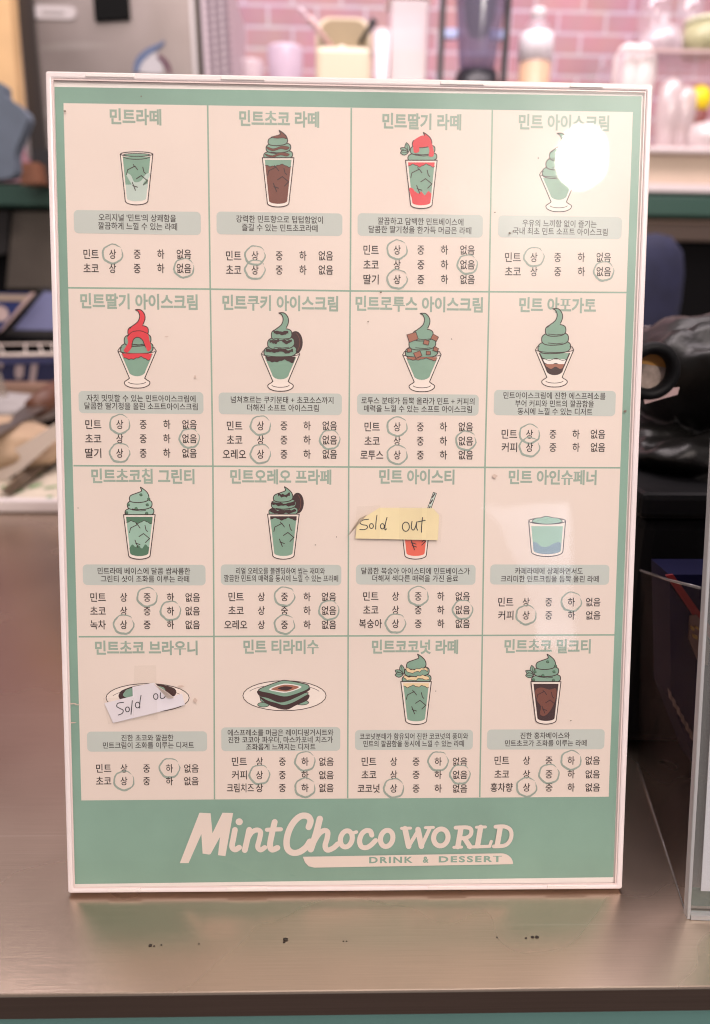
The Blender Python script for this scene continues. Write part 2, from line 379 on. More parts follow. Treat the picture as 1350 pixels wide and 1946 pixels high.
TOP = 6e-5
titles = [('민트라떼', 209, 307, 222), ('민트초코 라떼', 455, 607, 226), ('민트딸기 라떼', 727, 877, 231), ('민트 아이스크림', 986, 1158, 233),
          ('민트딸기 아이스크림', 153, 376, 573), ('민트쿠키 아이스크림', 423, 643, 576), ('민트로투스 아이스크림', 676, 918, 578), ('민트 아포가토', 987, 1133, 580),
          ('민트초코칩 그린티', 174, 370, 905), ('민트오레오 프라페', 438, 630, 906), ('민트 아이스티', 721, 864, 906), ('민트 아인슈페너', 967, 1134, 907),
          ('민트초코 브라우니', 181, 376, 1231), ('민트 티라미수', 463, 606, 1229), ('민트코코넛 라떼', 707, 871, 1229), ('민트초코 밀크티', 959, 1123, 1228)]
boxes = [((141, 401, 382, 445), [("오리지널 '민트'의 상쾌함을", 188, 335, 414), ('깔끔하게 느낄 수 있는 라떼', 187, 337, 430)]),
 ((412, 404, 651, 447), [('강력한 민트향으로 텁텁함없이', 449, 614, 417), ('즐길 수 있는 민트초코라떼', 460, 604, 433)]),
 ((680, 407, 918, 450), [('깔끔하고 담백한 민트베이스에', 718, 881, 421), ('달콤한 딸기청을 한가득 머금은 라떼', 701, 896, 437)]),
 ((947, 411, 1182, 453), [('우유의 느끼함 없이 즐기는', 993, 1134, 425), ('국내 최초 민트 소프트 아이스크림', 975, 1155, 440)]),
 ((150, 744, 387, 786), [('자칫 밋밋할 수 있는 민트아이스크림에', 165, 372, 757), ('달콤한 딸기청을 올린 소프트아이스크림', 161, 376, 772)]),
 ((416, 747, 650, 788), [('넘쳐흐르는 쿠키분태 + 초코소스까지', 439, 634, 760), ('더해진 소프트 아이스크림', 470, 606, 775)]),
 ((679, 749, 910, 789), [('로투스 분태가 듬뿍 올라가 민트 + 커피의', 687, 902, 762), ('매력을 느낄 수 있는 소프트 아이스크림', 692, 897, 777)]),
 ((939, 742, 1170, 790), [('민트아이스크림에 진한 에스프레소를', 957, 1151, 752), ('부어 커피와 민트의 깔끔함을', 979, 1129, 767), ('동시에 느낄 수 있는 디저트', 984, 1126, 782)]),
 ((158, 1073, 391, 1112), [('민트라떼 베이스에 달콤 쌉싸름한', 186, 362, 1085), ('그린티 샷이 조화를 이루는 라떼', 192, 360, 1100)]),
 ((420, 1073, 649, 1112), [('리얼 오레오를 블렌딩하여 씹는 재미와', 449, 618, 1085), ('깔끔한 민트의 매력을 동시에 느낄 수 있는 프라페', 426, 643, 1099)]),
 ((677, 1073, 904, 1111), [('달콤한 복숭아 아이스티에 민트베이스가', 687, 893, 1085), ('더해져 색다른 매력을 가진 음료', 708, 871, 1099)]),
 ((932, 1073, 1158, 1111), [('카페라떼에 상쾌하면서도', 979, 1108, 1085), ('크리미한 민트크림을 듬뿍 올린 라떼', 952, 1138, 1100)]),
 ((166, 1390, 394, 1428), [('진한 초코와 깔끔한', 231, 330, 1402), ('민트크림이 조화를 이루는 디저트', 196, 369, 1416)]),
 ((421, 1382, 647, 1427), [('에스프레소를 머금은 레이디핑거시트와', 433, 634, 1392), ('진한 코코아 파우더, 마스카포네 치즈가', 434, 633, 1405.5), ('조화롭게 느껴지는 디저트', 468, 600, 1419)]),
 ((675, 1387, 899, 1425), [('코코넛분태가 함유되어 진한 코코넛의 풍미와', 684, 890, 1399), ('민트의 깔끔함을 동시에 느낄 수 있는 라떼', 691, 882, 1413)]),
 ((926, 1386, 1149, 1424), [('진한 홍차베이스와', 989, 1083, 1397.5), ('민트초코가 조화를 이루는 라떼', 960, 1115, 1412)])]
rat = [((159, 188), (214.5, 261, 306, 350), [(483, '민트', 0), (510, '초코', 3)]),
 ((430, 459), (485, 531, 576, 619.5), [(486, '민트', 0), (513, '초코', 0)]),
 ((691, 720), (755, 800, 845, 888.5), [(475, '민트', 0), (503, '초코', 3), (531, '딸기', 0)]),
 ((960, 990), (1015, 1060, 1105, 1147.5), [(489, '민트', 0), (516, '초코', 3)]),
 ((162.5, 193), (228, 272.5, 317.5, 360.5), [(806.5, '민트', 0), (833.5, '초코', 3), (861, '딸기', 0)]),
 ((431.5, 461), (495.5, 540, 584, 627), [(809, '민트', 0), (836, '초코', 3), (863, '오레오', 0)]),
 ((693, 722), (755, 799, 843, 885.5), [(811, '민트', 0), (838, '초코', 3), (864.5, '로투스', 0)]),
 ((953.5, 983), (1006.5, 1051, 1095, 1136.5), [(825, '민트', 0), (850, '커피', 0)]),
 ((172, 201.5), (235.5, 280, 324.5, 366.5), [(1135, '민트', 1), (1161, '초코', 2), (1187, '녹차', 0)]),
 ((434.5, 463.5), (497, 541, 584, 625.5), [(1134, '민트', 1), (1160, '초코', 3), (1187, '오레오', 1)]),
 ((690.5, 719.5), (752, 795, 838, 879.5), [(1133, '민트', 1), (1159, '초코', 3), (1185, '복숭아', 0)]),
 ((947, 976), (1000, 1043, 1086, 1127.5), [(1144, '민트', 2), (1169, '커피', 0)]),
 ((183, 212), (236, 279, 322.5, 364), [(1460, '민트', 2), (1484, '초코', 0)]),
 ((441, 469.5), (493.5, 537, 580, 620.5), [(1447, '민트', 2), (1472.5, '커피', 0), (1497, '크림치즈', 2)]),
 ((687.5, 715.5), (748.5, 791, 833, 874.5), [(1447, '민트', 2), (1472, '초코', 3), (1498, '코코넛', 0)]),
 ((940, 968), (1001, 1043.5, 1085.5, 1126.5), [(1445, '민트', 2), (1471, '초코', 1), (1496, '홍차향', 0)])]
set_type(sorted({t[0] for t in titles} | {l[0] for b_ in boxes for l in b_[1]} | {r[1] for r3 in rat for r in r3[2]} | {'상', '중', '하', '없음'}))
for t, x0, x1, y in titles:
    I = Ink(TOP); I.text(t, x0, x1, y, 29.5, titlegreen, bold=.034); I.build('item_title', sheet)

for (x0, y0, x1, y1), lines in boxes:
    I = Ink(TOP); q = []; rr = 8
    ym = (y0 + y1) / 2
    (a, vt), (b, vb) = sg(x0, y0), sg(x1, y1); a = sg(x0, ym)[0]; b = sg(x1, ym)[0]; r_ = rr * PX
    vt = sg((x0 + x1) / 2, y0)[1]; vb = sg((x0 + x1) / 2, y1)[1]
    for cx, cy, a0 in ((b - r_, vt - r_, 0), (a + r_, vt - r_, 90), (a + r_, vb + r_, 180), (b - r_, vb + r_, 270)):
        q += [(cx + r_ * math.cos(R_(a0 + 15 * i)), cy + r_ * math.sin(R_(a0 + 15 * i))) for i in range(7)]
    I.fill(q, panelink, uv=True)
    for t, xa, xb, y in lines: I.text(t, xa, xb, y, 14.2, black, bold=.012)
    I.build('description_panel', sheet)

rng = random.Random(3)
for (l0, l1), xs, rows in rat:
    I = Ink(TOP)
    for ri, (y, name, pick) in enumerate(rows):
        w = (l1 - l0) / 2 * len(name); c = (l0 + l1) / 2
        if name == '크림치즈': c += 2; w *= .90
        if len(name) == 3: c -= .5
        I.text(name, c - w / 2, c + w / 2, y, 19.5, black, bold=.011)
        for i, (t, hw) in enumerate((('상', 6.6), ('중', 6.6), ('하', 6.8), ('없음', 13.8))):
            I.text(t, xs[i] - hw, xs[i] + hw, y, 18.6, black, bold=.011)
        # the brushed ring round the chosen strength: thick on the left and below, open at the upper right
        cx = xs[pick] + .5; cy = y - .5; n = 40; rx, ry = 18.2, 17.0
        outer, inner = [], []
        ph = rng.uniform(-8, 8)
        for k in range(n + 1):
            a = -28 + ph + 352 * k / n; wob = .5 * math.sin(k * .9 + ph) + rng.uniform(-.3, .3)
            th = 1.2 + 1.3 * (.5 + .5 * math.sin(R_(a - 30))) + rng.uniform(-.3, .3); th *= min(1, k / 4 + .25, (n - k) / 3 + .2)
            g = 1 + .06 * k / n
            ca, sa = math.cos(R_(a)), math.sin(R_(a))
            outer.append((cx + (rx + wob + th) * ca * g, cy + (ry + wob + th) * sa * g)); inner.append((cx + (rx + wob - th * .6) * ca * g, cy + (ry + wob - th * .6) * sa * g))
        uv = [sg(*p) for p in outer + inner]
        I.raw(uv, [(k, k + 1, n + 2 + k, n + 1 + k) for k in range(n)], ringink)
    I.build('rating_table', sheet)

# ------------------------------------------------------------------ pictures of the drinks and desserts
OW = 1.7
def shape(I, pts, m, ow=OW, om=None, closed=True):
    I.fill(pts, m)
    if ow: I.stroke(pts, ow, om or outline, closed=closed)
def ice(I, cx, y0, s=1.0, m=None):
    m = m or outline
    for q in ([(-19, 42), (-17, 33), (-3, 26), (2, 33)], [(-6, 23), (-4, 27)], [(12, 28), (14, 37), (17, 40)], [(0, 50), (9, 44), (21, 54), (13, 62)], [(-7, 63), (2, 66)], [(-8, 57), (-2, 72)]):
        I.stroke([(cx + x * s, y0 + y * s) for x, y in q], 1.5, m)
def tall(I, cx, y0, h, hw=30, hb=20.5, om=None):
    """body of a tapering tumbler: pale glass; returns half width of the liquid at a depth below the rim"""
    g = [(cx - hw, y0)] + [(cx + hw, y0)] + [(cx + hb, y0 + h - 8)] + ell(cx, y0 + h - 8, hb, 7.5, 0, 180, 12) + [(cx - hb, y0 + h - 8)]
    I.fill(g, glassw); I.stroke(g[1:] + [g[0]], OW, om or outline, caps=True)
    return lambda y: (hw - 4.2) + (hb - 3.4 - hw + 4.2) * (y / (h - 10))
def liquid(I, cx, y0, h, hwf, ya, yb, m, wav=0, bottom=True, ph=0.):
    top = [(cx - hwf(ya) + 2 * hwf(ya) * i / 14, y0 + ya + wav * math.sin(i * 1.35 + ph) + wav * .6 * math.sin(i * .7 + ph)) for i in range(15)]
    if bottom: bot = [(cx + hwf(yb) * math.cos(R_(a)), y0 + yb + 5.5 * math.sin(R_(a))) for a in range(0, 181, 15)]
    else: bot = [(cx + hwf(yb), y0 + yb), (cx - hwf(yb), y0 + yb)]
    I.fill(top + bot, m)
def drip(I, cx, y0, hwf, ya, yb, m, k=4, amp=4):
    n = 24; top = [(cx - hwf(ya), y0 + ya), (cx + hwf(ya), y0 + ya)]
    bot = [(cx + hwf(yb) - 2 * hwf(yb) * i / n, y0 + yb + amp * math.sin(i / n * math.pi * 2 * k * .5 + 1) * (.6 + .4 * math.sin(i))) for i in range(n + 1)]
    I.fill(top + bot, m); I.stroke(bot, 1.1, outline)
def lobe(I, cx, cy, rx, ry, m, ow=OW):
    pts = []
    for i in range(36):
        a = 2 * math.pi * i / 36; e = .72
        x = math.copysign(abs(math.cos(a)) ** e, math.cos(a)); y = math.copysign(abs(math.sin(a)) ** e, math.sin(a))
        pts.append((cx + rx * x, cy + ry * y - .05 * rx * x))
    shape(I, pts, m, ow)
def swirl(I, cx, y0, m=None, tipm=None):
    """soft serve on a tumbler: three turns and a curled tip, drawn from the bottom up"""
    m = m or mint
    lobe(I, cx, y0 - 5, 27.5, 9, m); lobe(I, cx + .5, y0 - 19, 23.5, 9.5, m)
    tip = curve([(cx - 19, y0 - 28), (cx - 17, y0 - 36), (cx - 5, y0 - 41), (cx + 4, y0 - 45), (cx + 2, y0 - 52), (cx + 14, y0 - 43), (cx + 18, y0 - 33), (cx + 14, y0 - 26), (cx, y0 - 23), (cx - 14, y0 - 24)], 4, True)
    shape(I, tip, tipm or m)
    for a, b in ((-10, -13), (-8, -27)): I.stroke([(cx - 14, y0 + a - 1), (cx + 2, y0 + a + 1), (cx + 12, y0 + a)], 1.2, outline)
def leafs(I, cx, cy):
    for rot, l in ((-100, 19), (-150, 17), (178, 15)):
        ca, sa = math.cos(R_(rot)), math.sin(R_(rot)); q = []
        for i in range(16):
            t = i / 15; w = 4.6 * math.sin(math.pi * t) ** .8; q.append((l * t, w))
        q += [(x, -w) for x, w in q[::-1]][1:-1]
        shape(I, [(cx + x * ca - y * sa, cy + x * sa + y * ca) for x, y in q], mint, 1.4)
        I.stroke([(cx + 2 * ca, cy + 2 * sa), (cx + l * .85 * ca, cy + l * .85 * sa)], .9, outline)
def blobline(I, pts, w, m, amp=1.6, seed=1, ow=1.0):
    r2 = random.Random(seed); c = curve(pts, 5); top = [(x, y - w / 2 + r2.uniform(-amp, amp)) for x, y in c]; bot = [(x, y + w / 2 + r2.uniform(-amp, amp)) for x, y in c]
    shape(I, top + bot[::-1], m, ow)
def cookie(I, cx, cy, rx=12, ry=19):
    shape(I, ell(cx, cy, rx, ry), dark, 1.4); I.stroke(ell(cx - 2, cy, rx - 3, ry - 3, -70, 70), .9, brown)
def sundae(I, cx, y0, m=None):
    """footed glass: pale V, waist and ring foot"""
    foot = curve([(cx - 14, y0 + 51), (cx - 17, y0 + 54), (cx - 24, y0 + 59), (cx - 22, y0 + 65), (cx - 12, y0 + 69.5), (cx, y0 + 70.5), (cx + 12, y0 + 69.5), (cx + 22, y0 + 65), (cx + 24, y0 + 59), (cx + 17, y0 + 54), (cx + 14, y0 + 51)], 4)
    shape(I, foot, glassw, OW, closed=False); I.stroke(ell(cx, y0 + 58, 17, 5, 15, 165), 1.2, outline)
    v = [(cx - 36.5, y0), (cx + 36.5, y0), (cx + 17, y0 + 46), (cx + 14.5, y0 + 52), (cx - 14.5, y0 + 52), (cx - 17, y0 + 46)]
    I.fill(v, glassw); I.stroke([v[4], v[5], v[0]], OW, outline); I.stroke([v[1], v[2], v[3]], OW, outline)
    liq = [(cx - 30, y0 + 6), (cx + 30, y0 + 6), (cx + 16, y0 + 38)] + ell(cx, y0 + 38, 16, 10, 0, 180, 10) + [(cx - 16, y0 + 38)]
    I.fill(liq, m or mint)
def serve(I, cx, y0, m=None, tipm=None, lobes=None):
    """tall soft serve in the footed glass"""
    m = m or mint; l3 = lobes or m
    lobe(I, cx - .5, y0 - 5, 31, 12, m); lobe(I, cx + 1, y0 - 21, 25.5, 12, l3)
    lobe(I, cx + 2, y0 - 37, 19.5, 11, tipm or m)
    tip = curve([(cx - 13, y0 - 43), (cx + 1, y0 - 55), (cx + 5, y0 - 66), (cx + 2, y0 - 75), (cx - 3, y0 - 78), (cx + 7, y0 - 78), (cx + 14, y0 - 70), (cx + 15, y0 - 60), (cx + 10, y0 - 48), (cx + 6, y0 - 42)], 4, True)
    I.fill(tip, tipm or m); I.stroke(tip[:-8], OW, outline)
    for y in (-30, -13): I.stroke([(cx - 12, y0 + y), (cx + 4, y0 + y + 1.5), (cx + 16, y0 + y)], 1.2, outline)
    I.stroke(ell(cx, y0 - 1, 36.5, 6, 20, 160, 14), 1.3, outline); I.stroke([(cx - 36.5, y0), (cx - 33, y0 - 6), (cx - 29, y0 - 6)], 1.3, outline); I.stroke([(cx + 36.5, y0), (cx + 33, y0 - 6), (cx + 29, y0 - 6)], 1.3, outline)
def done(I, label): I.build('drink_picture', sheet, label)

# row one
I = Ink(TOP); h = tall(I, 260, 293, 97, 31, 21.5)
I.fill(ell(260, 293, 30.5, 4.3), glassw); I.stroke(ell(260, 293, 30.5, 4.3), OW, outline, closed=True); shape(I, ell(260, 294.5, 25, 2.8), mint, 1.2)
liquid(I, 260, 293, 97, h, 5, 84, mintpale); liquid(I, 260, 293, 97, h, 5, 58, mint, bottom=False)
I.fill(curve([(243, 352), (252, 356), (258, 366), (268, 362), (276, 352), (281, 350), (280, 360), (270, 372), (256, 374), (244, 366)], 4, True), mintpale)
I.fill(curve([(240, 330), (249, 333), (256, 346), (268, 344), (277, 332), (285, 329), (284, 338), (276, 344), (268, 355), (256, 356), (248, 346)], 4, True), mintpale)
I.stroke(ell(260, 297, 26, 6, 10, 170, 14), 1.3, outline); ice(I, 260, 290, 1.0); done(I, 'tumbler of mint latte with ice and milk swirls')
I = Ink(TOP); swirl(I, 529, 300, mint, mint); h = tall(I, 529, 300, 94); liquid(I, 529, 300, 94, h, 4, 82, brown); drip(I, 529, 300, h, 4, 15, mint, 3, 3.5)
shape(I, curve([(505, 293), (518, 296), (534, 290), (550, 293), (545, 297), (533, 295), (520, 299), (508, 297)], 4, True), brown, .7); shape(I, curve([(508, 279), (520, 283), (536, 278), (550, 280), (545, 285), (534, 283), (520, 287), (510, 284)], 4, True), brown, .7)
shape(I, curve([(516, 261), (526, 258), (534, 255), (531, 249), (542, 257), (545, 264), (538, 262), (528, 263)], 4, True), brown, 1.0)
I.stroke([(499, 300), (559, 300)], OW, outline)
ice(I, 528, 292); done(I, 'tumbler of chocolate drink with mint soft serve and chocolate swirls')
I = Ink(TOP); leafs(I, 776, 290); swirl(I, 803, 304, mint, red); h = tall(I, 801, 305, 92); liquid(I, 801, 305, 92, h, 4, 80, mint)
liquid(I, 801, 305, 92, h, 62, 80, red, wav=3, ph=1.5); drip(I, 801, 305, h, 4, 10, red, 4, 3.5); I.fill(curve([(778, 358), (786, 360), (790, 372), (783, 377)], 4, True), red)
I.fill(curve([(786, 270), (794, 262), (806, 258), (818, 268), (824, 284), (824, 297), (815, 297), (816, 284), (808, 272), (797, 276), (797, 288), (787, 290)], 4, True), red)
I.stroke([(771, 305), (831, 305)], OW, outline); ice(I, 800, 296); done(I, 'tumbler of mint drink with strawberry sauce and leaves')
I = Ink(TOP); sundae(I, 1062, 332); serve(I, 1062, 332); done(I, 'footed glass of plain mint soft serve')
# row two
I = Ink(TOP); sundae(I, 261, 667); serve(I, 261, 667, mint, red)
drip(I, 261, 667, lambda y: 31 - y * .45, 5, 14, red, 3, 4)
I.fill(curve([(243, 640), (252, 630), (268, 628), (281, 634), (285, 648), (288, 662), (282, 668), (277, 658), (272, 646), (261, 641), (254, 646), (251, 660), (243, 670), (236, 666), (244, 652)], 4, True), red)
I.stroke(curve([(251, 660), (254, 646), (262, 641), (271, 646), (277, 660)], 4), 1.3, outline); I.stroke([(250, 654), (262, 656), (274, 654)], 1.1, outline); I.stroke(curve([(243, 640), (252, 631), (268, 629), (281, 634)], 4), 1.2, outline)
done(I, 'footed glass of mint soft serve under red strawberry sauce')
I = Ink(TOP); cookie(I, 562, 651, 13, 21); sundae(I, 533.5, 673); serve(I, 533.5, 673); drip(I, 533.5, 673, lambda y: 31 - y * .45, 5, 13, dark, 3, 4)
for k, (a, b, y) in enumerate(((-12, 15, -42), (-20, -2, -25), (4, 22, -25), (-27, 0, -8), (0, 24, -7))): blobline(I, [(533 + a, 673 + y), (533 + (a + b) / 2, 675 + y), (533 + b, 673 + y)], 5, dark, 1.7, k, .7)
done(I, 'footed glass of mint soft serve with dark cookie crumbs and a round cookie')
I = Ink(TOP); sundae(I, 802, 674); serve(I, 802, 674); drip(I, 802, 674, lambda y: 31 - y * .45, 5, 9, biscuit, 3, 3)
for x, y, s, a in ((784, 641, 9, -15), (826, 642, 6, 30), (810, 651, 5, 20), (778, 666, 4, 0), (794, 674, 6.5, -20), (814, 671, 4, 5), (828, 664, 4.5, 25)):
    q = [(x + (u * math.cos(R_(a)) - v * math.sin(R_(a))) * s, y + (u * math.sin(R_(a)) + v * math.cos(R_(a))) * s) for u, v in ((-1, -.8), (1, -.8), (1.1, .7), (-.9, .9))]
    shape(I, q, biscuit, 1.2); I.stroke([q[0], q[1]], .6, brown)
done(I, 'footed glass of mint soft serve with caramel biscuit pieces')
I = Ink(TOP); sundae(I, 1054, 665, dark); c = lambda y: 30 - y * .43
for ya, yb, m_ in ((6, 18, mint), (18, 27, milk), (27, 34, biscuit)):
    I.fill([(1054 - c(ya), 665 + ya), (1054 + c(ya), 665 + ya)] + [(1054 + c(yb) * (1 - i / 6), 665 + yb + 2.2 * math.sin(i * .9)) for i in range(13)], m_)
I.stroke([(1054 + c(18) * (1 - i / 6), 683 + 2.2 * math.sin(i * .9)) for i in range(13)], 1.0, outline)
serve(I, 1054, 665); done(I, 'footed glass of mint soft serve over layers of cream and espresso')
# row three
def dots(I, cx, y0):
    for x, y in ((3, -38), (-21, -19), (15, -19), (-6, -12), (18, -30), (-24, -4), (14, -3)): I.fill(ell(cx + x, y0 + y, 2.7, 2.7, k=10), mintdk); I.stroke(ell(cx + x, y0 + y, 2.7, 2.7, 20, 200, 8), .9, outline)
I = Ink(TOP); swirl(I, 265.5, 978, mintlt); dots(I, 265.5, 978); h = tall(I, 265.5, 978, 85); liquid(I, 265.5, 978, 85, h, 4, 73, mintlt); drip(I, 265.5, 978, h, 4, 14, mintdk, 4, 3.5)
liquid(I, 265.5, 978, 85, h, 60, 73, mintdk, wav=3, ph=2.2); I.stroke([(236, 978), (295, 978)], OW, outline); ice(I, 265, 972, .95); done(I, 'tumbler of pale green drink with chocolate chip mint cream')
I = Ink(TOP); cookie(I, 566, 956, 11, 19); swirl(I, 539, 977); h = tall(I, 539, 977, 86); liquid(I, 539, 977, 86, h, 4, 74, mint); drip(I, 539, 977, h, 4, 9, dark, 4, 3)
for k, (a, b, y) in enumerate(((-10, 12, -38), (-22, 22, -21), (-25, 24, -7))): blobline(I, [(539 + a, 977 + y), (539 + (a + b) / 2, 980 + y), (539 + b, 977 + y)], 5, dark, 1.8, 20 + k, .7)
I.stroke([(509, 977), (569, 977)], OW, outline); ice(I, 539, 970, .95); done(I, 'tumbler of mint frappe with cookie crumbs and a round cookie')
I = Ink(TOP); I.stroke([(804, 1000), (827, 936)], 7.5, outline, caps=False); I.stroke([(804, 1000), (826.6, 937)], 5, mintpale, caps=False)
for t in (.3, .5, .7, .88): I.stroke([(804 + 23 * t - 2.5, 1000 - 64 * t + 2), (804 + 23 * t + 2.5, 1000 - 64 * t - 6)], 2.2, outline, caps=False)
h = tall(I, 790, 978, 85, 29.5, 20.5); liquid(I, 790, 978, 85, h, 8, 73, coral); ice(I, 789, 968); ice(I, 790, 980, .9); done(I, 'tumbler of coral iced tea with a striped straw')
I = Ink(TOP); g = [(1005, 990), (1075, 990), (1070, 1048)] + ell(1040, 1048, 30, 9.5, 0, 180, 14) + [(1010, 1048)]
I.fill(g, glassw); I.stroke([g[1]] + g[2:] + [g[0]], OW, outline); I.fill(ell(1040, 990, 35, 6), glassw); I.stroke(ell(1040, 990, 35, 6), OW, outline, closed=True)
shape(I, curve([(1012, 992), (1018, 985), (1028, 984), (1036, 981), (1044, 982), (1052, 984), (1062, 985), (1068, 992), (1040, 996)], 4, True), mintlt, 1.2)
I.fill([(1010, 1000), (1070, 1000), (1066, 1046)] + ell(1040, 1046, 26, 7, 0, 180, 10) + [(1014, 1046)], mintlt)
I.fill(curve([(1013, 1030), (1020, 1031), (1028, 1038), (1040, 1039), (1052, 1033), (1062, 1030), (1067, 1033)], 4) + [(1065, 1047)] + ell(1040, 1046, 25, 7, 0, 180, 10) + [(1014, 1046)], bluish)
done(I, 'low glass of mint topped coffee')
# row four
I = Ink(TOP); shape(I, ell(281, 1326, 79, 27), glassw, 1.5); I.stroke(ell(281, 1329, 70, 20, 200, 330), .9, outline)
shape(I, curve([(228, 1327), (229, 1316), (238, 1310), (262, 1303), (300, 1301), (332, 1309), (330, 1324), (300, 1340), (250, 1344)], 4, True), dark, 1.4)
shape(I, curve([(236, 1324), (237, 1314), (246, 1308), (280, 1302), (312, 1306), (310, 1322), (270, 1334)], 4, True), mint, 1.2); done(I, 'brownie with mint cream on an oval plate')
I = Ink(TOP); shape(I, ell(541, 1322, 79, 28.5), glassw, 1.5); I.stroke(ell(541, 1318, 68, 17, 195, 235), .9, outline); I.stroke(ell(541, 1318, 68, 17, 305, 345), .9, outline)
for x, y, rx, ry in ((501, 1339, 11, 4.5), (574, 1335, 13, 4.5)): shape(I, ell(x, y, rx, ry), mint, 1.2)
shape(I, [(494, 1322), (586, 1316), (584, 1328), (545, 1347), (530, 1346), (496, 1332)], mint, 1.3)
shape(I, curve([(494, 1324), (510, 1332), (525, 1336), (540, 1340), (560, 1334), (586, 1320), (584, 1330), (562, 1340), (545, 1348), (525, 1344), (508, 1337)], 4, True), dark, 1.2)
shape(I, curve([(493, 1312), (494, 1322), (510, 1326), (530, 1334), (545, 1332), (560, 1326), (584, 1314), (586, 1308), (540, 1320)], 4, True), dark, 1.2)
top = curve([(493, 1313), (498, 1307), (530, 1295), (545, 1293), (578, 1299), (587, 1303), (585, 1310), (560, 1320), (540, 1324), (515, 1318)], 4, True)
shape(I, top, mint, 1.6); shape(I, curve([(512, 1309), (540, 1299), (570, 1303), (570, 1308), (545, 1316), (525, 1314)], 4, True), milk, 0)
shape(I, curve([(516, 1309), (541, 1301), (566, 1304), (565, 1308), (545, 1314), (526, 1312)], 4, True), biscuit, 0)
shape(I, curve([(528, 1308), (542, 1304), (556, 1306), (553, 1309), (543, 1312)], 4, True), dark, 0); done(I, 'square layered tiramisu with dripping mint cream on an oval plate')
I = Ink(TOP); leafs(I, 766, 1282); swirl(I, 792, 1295); h = tall(I, 791, 1295, 82, 29, 20); liquid(I, 791, 1295, 82, h, 4, 70, mint); drip(I, 791, 1295, h, 3, 9, coco, 5, 3)
blobline(I, [(768, 1287), (785, 1290), (800, 1286), (816, 1289)], 6, coco, 1.8, 31, .9); blobline(I, [(772, 1272), (788, 1275), (804, 1271), (813, 1274)], 6, coco, 1.8, 32, .9)
I.stroke([(762, 1295), (820, 1295)], OW, outline); ice(I, 790, 1290, .92); done(I, 'tumbler of mint drink with coconut flakes and leaves')
I = Ink(TOP); leafs(I, 1014, 1283); swirl(I, 1038, 1295); dots(I, 1038, 1295); h = tall(I, 1037.5, 1295, 81, 28.5, 19.5); liquid(I, 1037.5, 1295, 81, h, 4, 69, dark)
I.fill(curve([(1017, 1312), (1028, 1306), (1044, 1310), (1056, 1308), (1057, 1322), (1052, 1338), (1044, 1352), (1034, 1360), (1026, 1356), (1028, 1342), (1020, 1330)], 4, True), brown)
I.stroke([(1009, 1295), (1066, 1295)], OW, outline); ice(I, 1037, 1290, .9, dark); done(I, 'tumbler of dark milk tea with chocolate chip mint cream and leaves')

# ------------------------------------------------------------------ the shop's lettering at the foot of the sheet
Z = lambda x, y: (320 + x / 1.985, 1500 + y / 1.985)
I = Ink(TOP); q = 1 / 1.985
def zs(pts, w, sm=True, w1=None): I.stroke([Z(*p) for p in (curve(pts, 6) if sm and len(pts) > 2 else pts)], w * q, cream, w1=None if w1 is None else w1 * q)
def zf(pts): I.fill([Z(*p) for p in pts], cream)
zf([(44, 278), (77, 278), (160, 90), (118, 88)]); zf([(120, 88), (160, 90), (168, 175), (156, 246), (130, 242)]); zf([(132, 242), (160, 244), (245, 90), (205, 88), (152, 196)]); zf([(206, 88), (245, 89), (216, 252), (188, 248)])
zs([(252, 152), (246, 185), (241, 215), (252, 227), (268, 219)], 22); I.disc(sg(*Z(268, 122)), 14 * q * PX, cream, 20)
zs([(306, 152), (298, 190), (289, 229)], 23); zs([(296, 195), (312, 165), (333, 153), (348, 160), (345, 185), (338, 215), (348, 228), (364, 219)], 20)
zs([(402, 122), (392, 165), (384, 210), (392, 227), (412, 220)], 23); zs([(373, 152), (425, 150)], 17)
zs([(530, 142), (537, 118), (526, 101), (502, 100), (478, 118), (458, 150), (447, 190), (450, 222), (468, 238), (494, 236), (520, 218), (535, 196)], 25)
zs([(572, 110), (558, 165), (538, 226)], 25); zs([(546, 205), (565, 172), (586, 155), (601, 160), (600, 182), (592, 212), (600, 228), (622, 221), (640, 205)], 21)
zs(ell(672, 186, 22, 31, -60, 302, 26, 14), 20, False); zs([(695, 165), (710, 160)], 14)
zs([(768, 172), (762, 157), (746, 155), (730, 168), (722, 192), (728, 214), (746, 219), (764, 210), (782, 192)], 20)
zs(ell(824, 184, 23, 31, -60, 302, 26, 14), 20, False)
# slab letters
zs([(893, 147), (907, 214)], 22, False); zs([(907, 214), (944, 152)], 15, False); zs([(942, 150), (955, 214)], 22, False); zs([(955, 214), (986, 147)], 15, False); zs([(880, 146), (914, 145)], 12, False); zs([(970, 143), (1000, 142)], 12, False)
zs(ell(1028, 180, 27, 32, 0, 360, 30, 12) + [ell(1028, 180, 27, 32, 0, 360, 30, 12)[0]], 20, False)
zs([(1104, 144), (1092, 215)], 21, False); zs([(1084, 143), (1125, 142), (1142, 150), (1140, 170), (1124, 181), (1102, 183)], 16); zs([(1118, 184), (1138, 215)], 20, False); zs([(1077, 217), (1106, 216)], 12, False); zs([(1132, 216), (1152, 215)], 12, False)
zs([(1178, 141), (1166, 212)], 21, False); zs([(1162, 141), (1196, 140)], 12, False); zs([(1152, 215), (1212, 213)], 13, False); zs([(1212, 211), (1218, 194)], 12, False)
zs([(1252, 140), (1240, 210)], 21, False); zs([(1234, 139), (1266, 138), (1288, 149), (1294, 170), (1286, 195), (1266, 210), (1228, 213)], 16)
bar = [(508, 252), (1255, 239)] + [(1255 + 45 * math.sin(R_(a)), 279 - 40 * math.cos(R_(a))) for a in range(10, 91, 10)] + [(1297, 280), (552, 293), (530, 288), (516, 273)]
zf(bar)
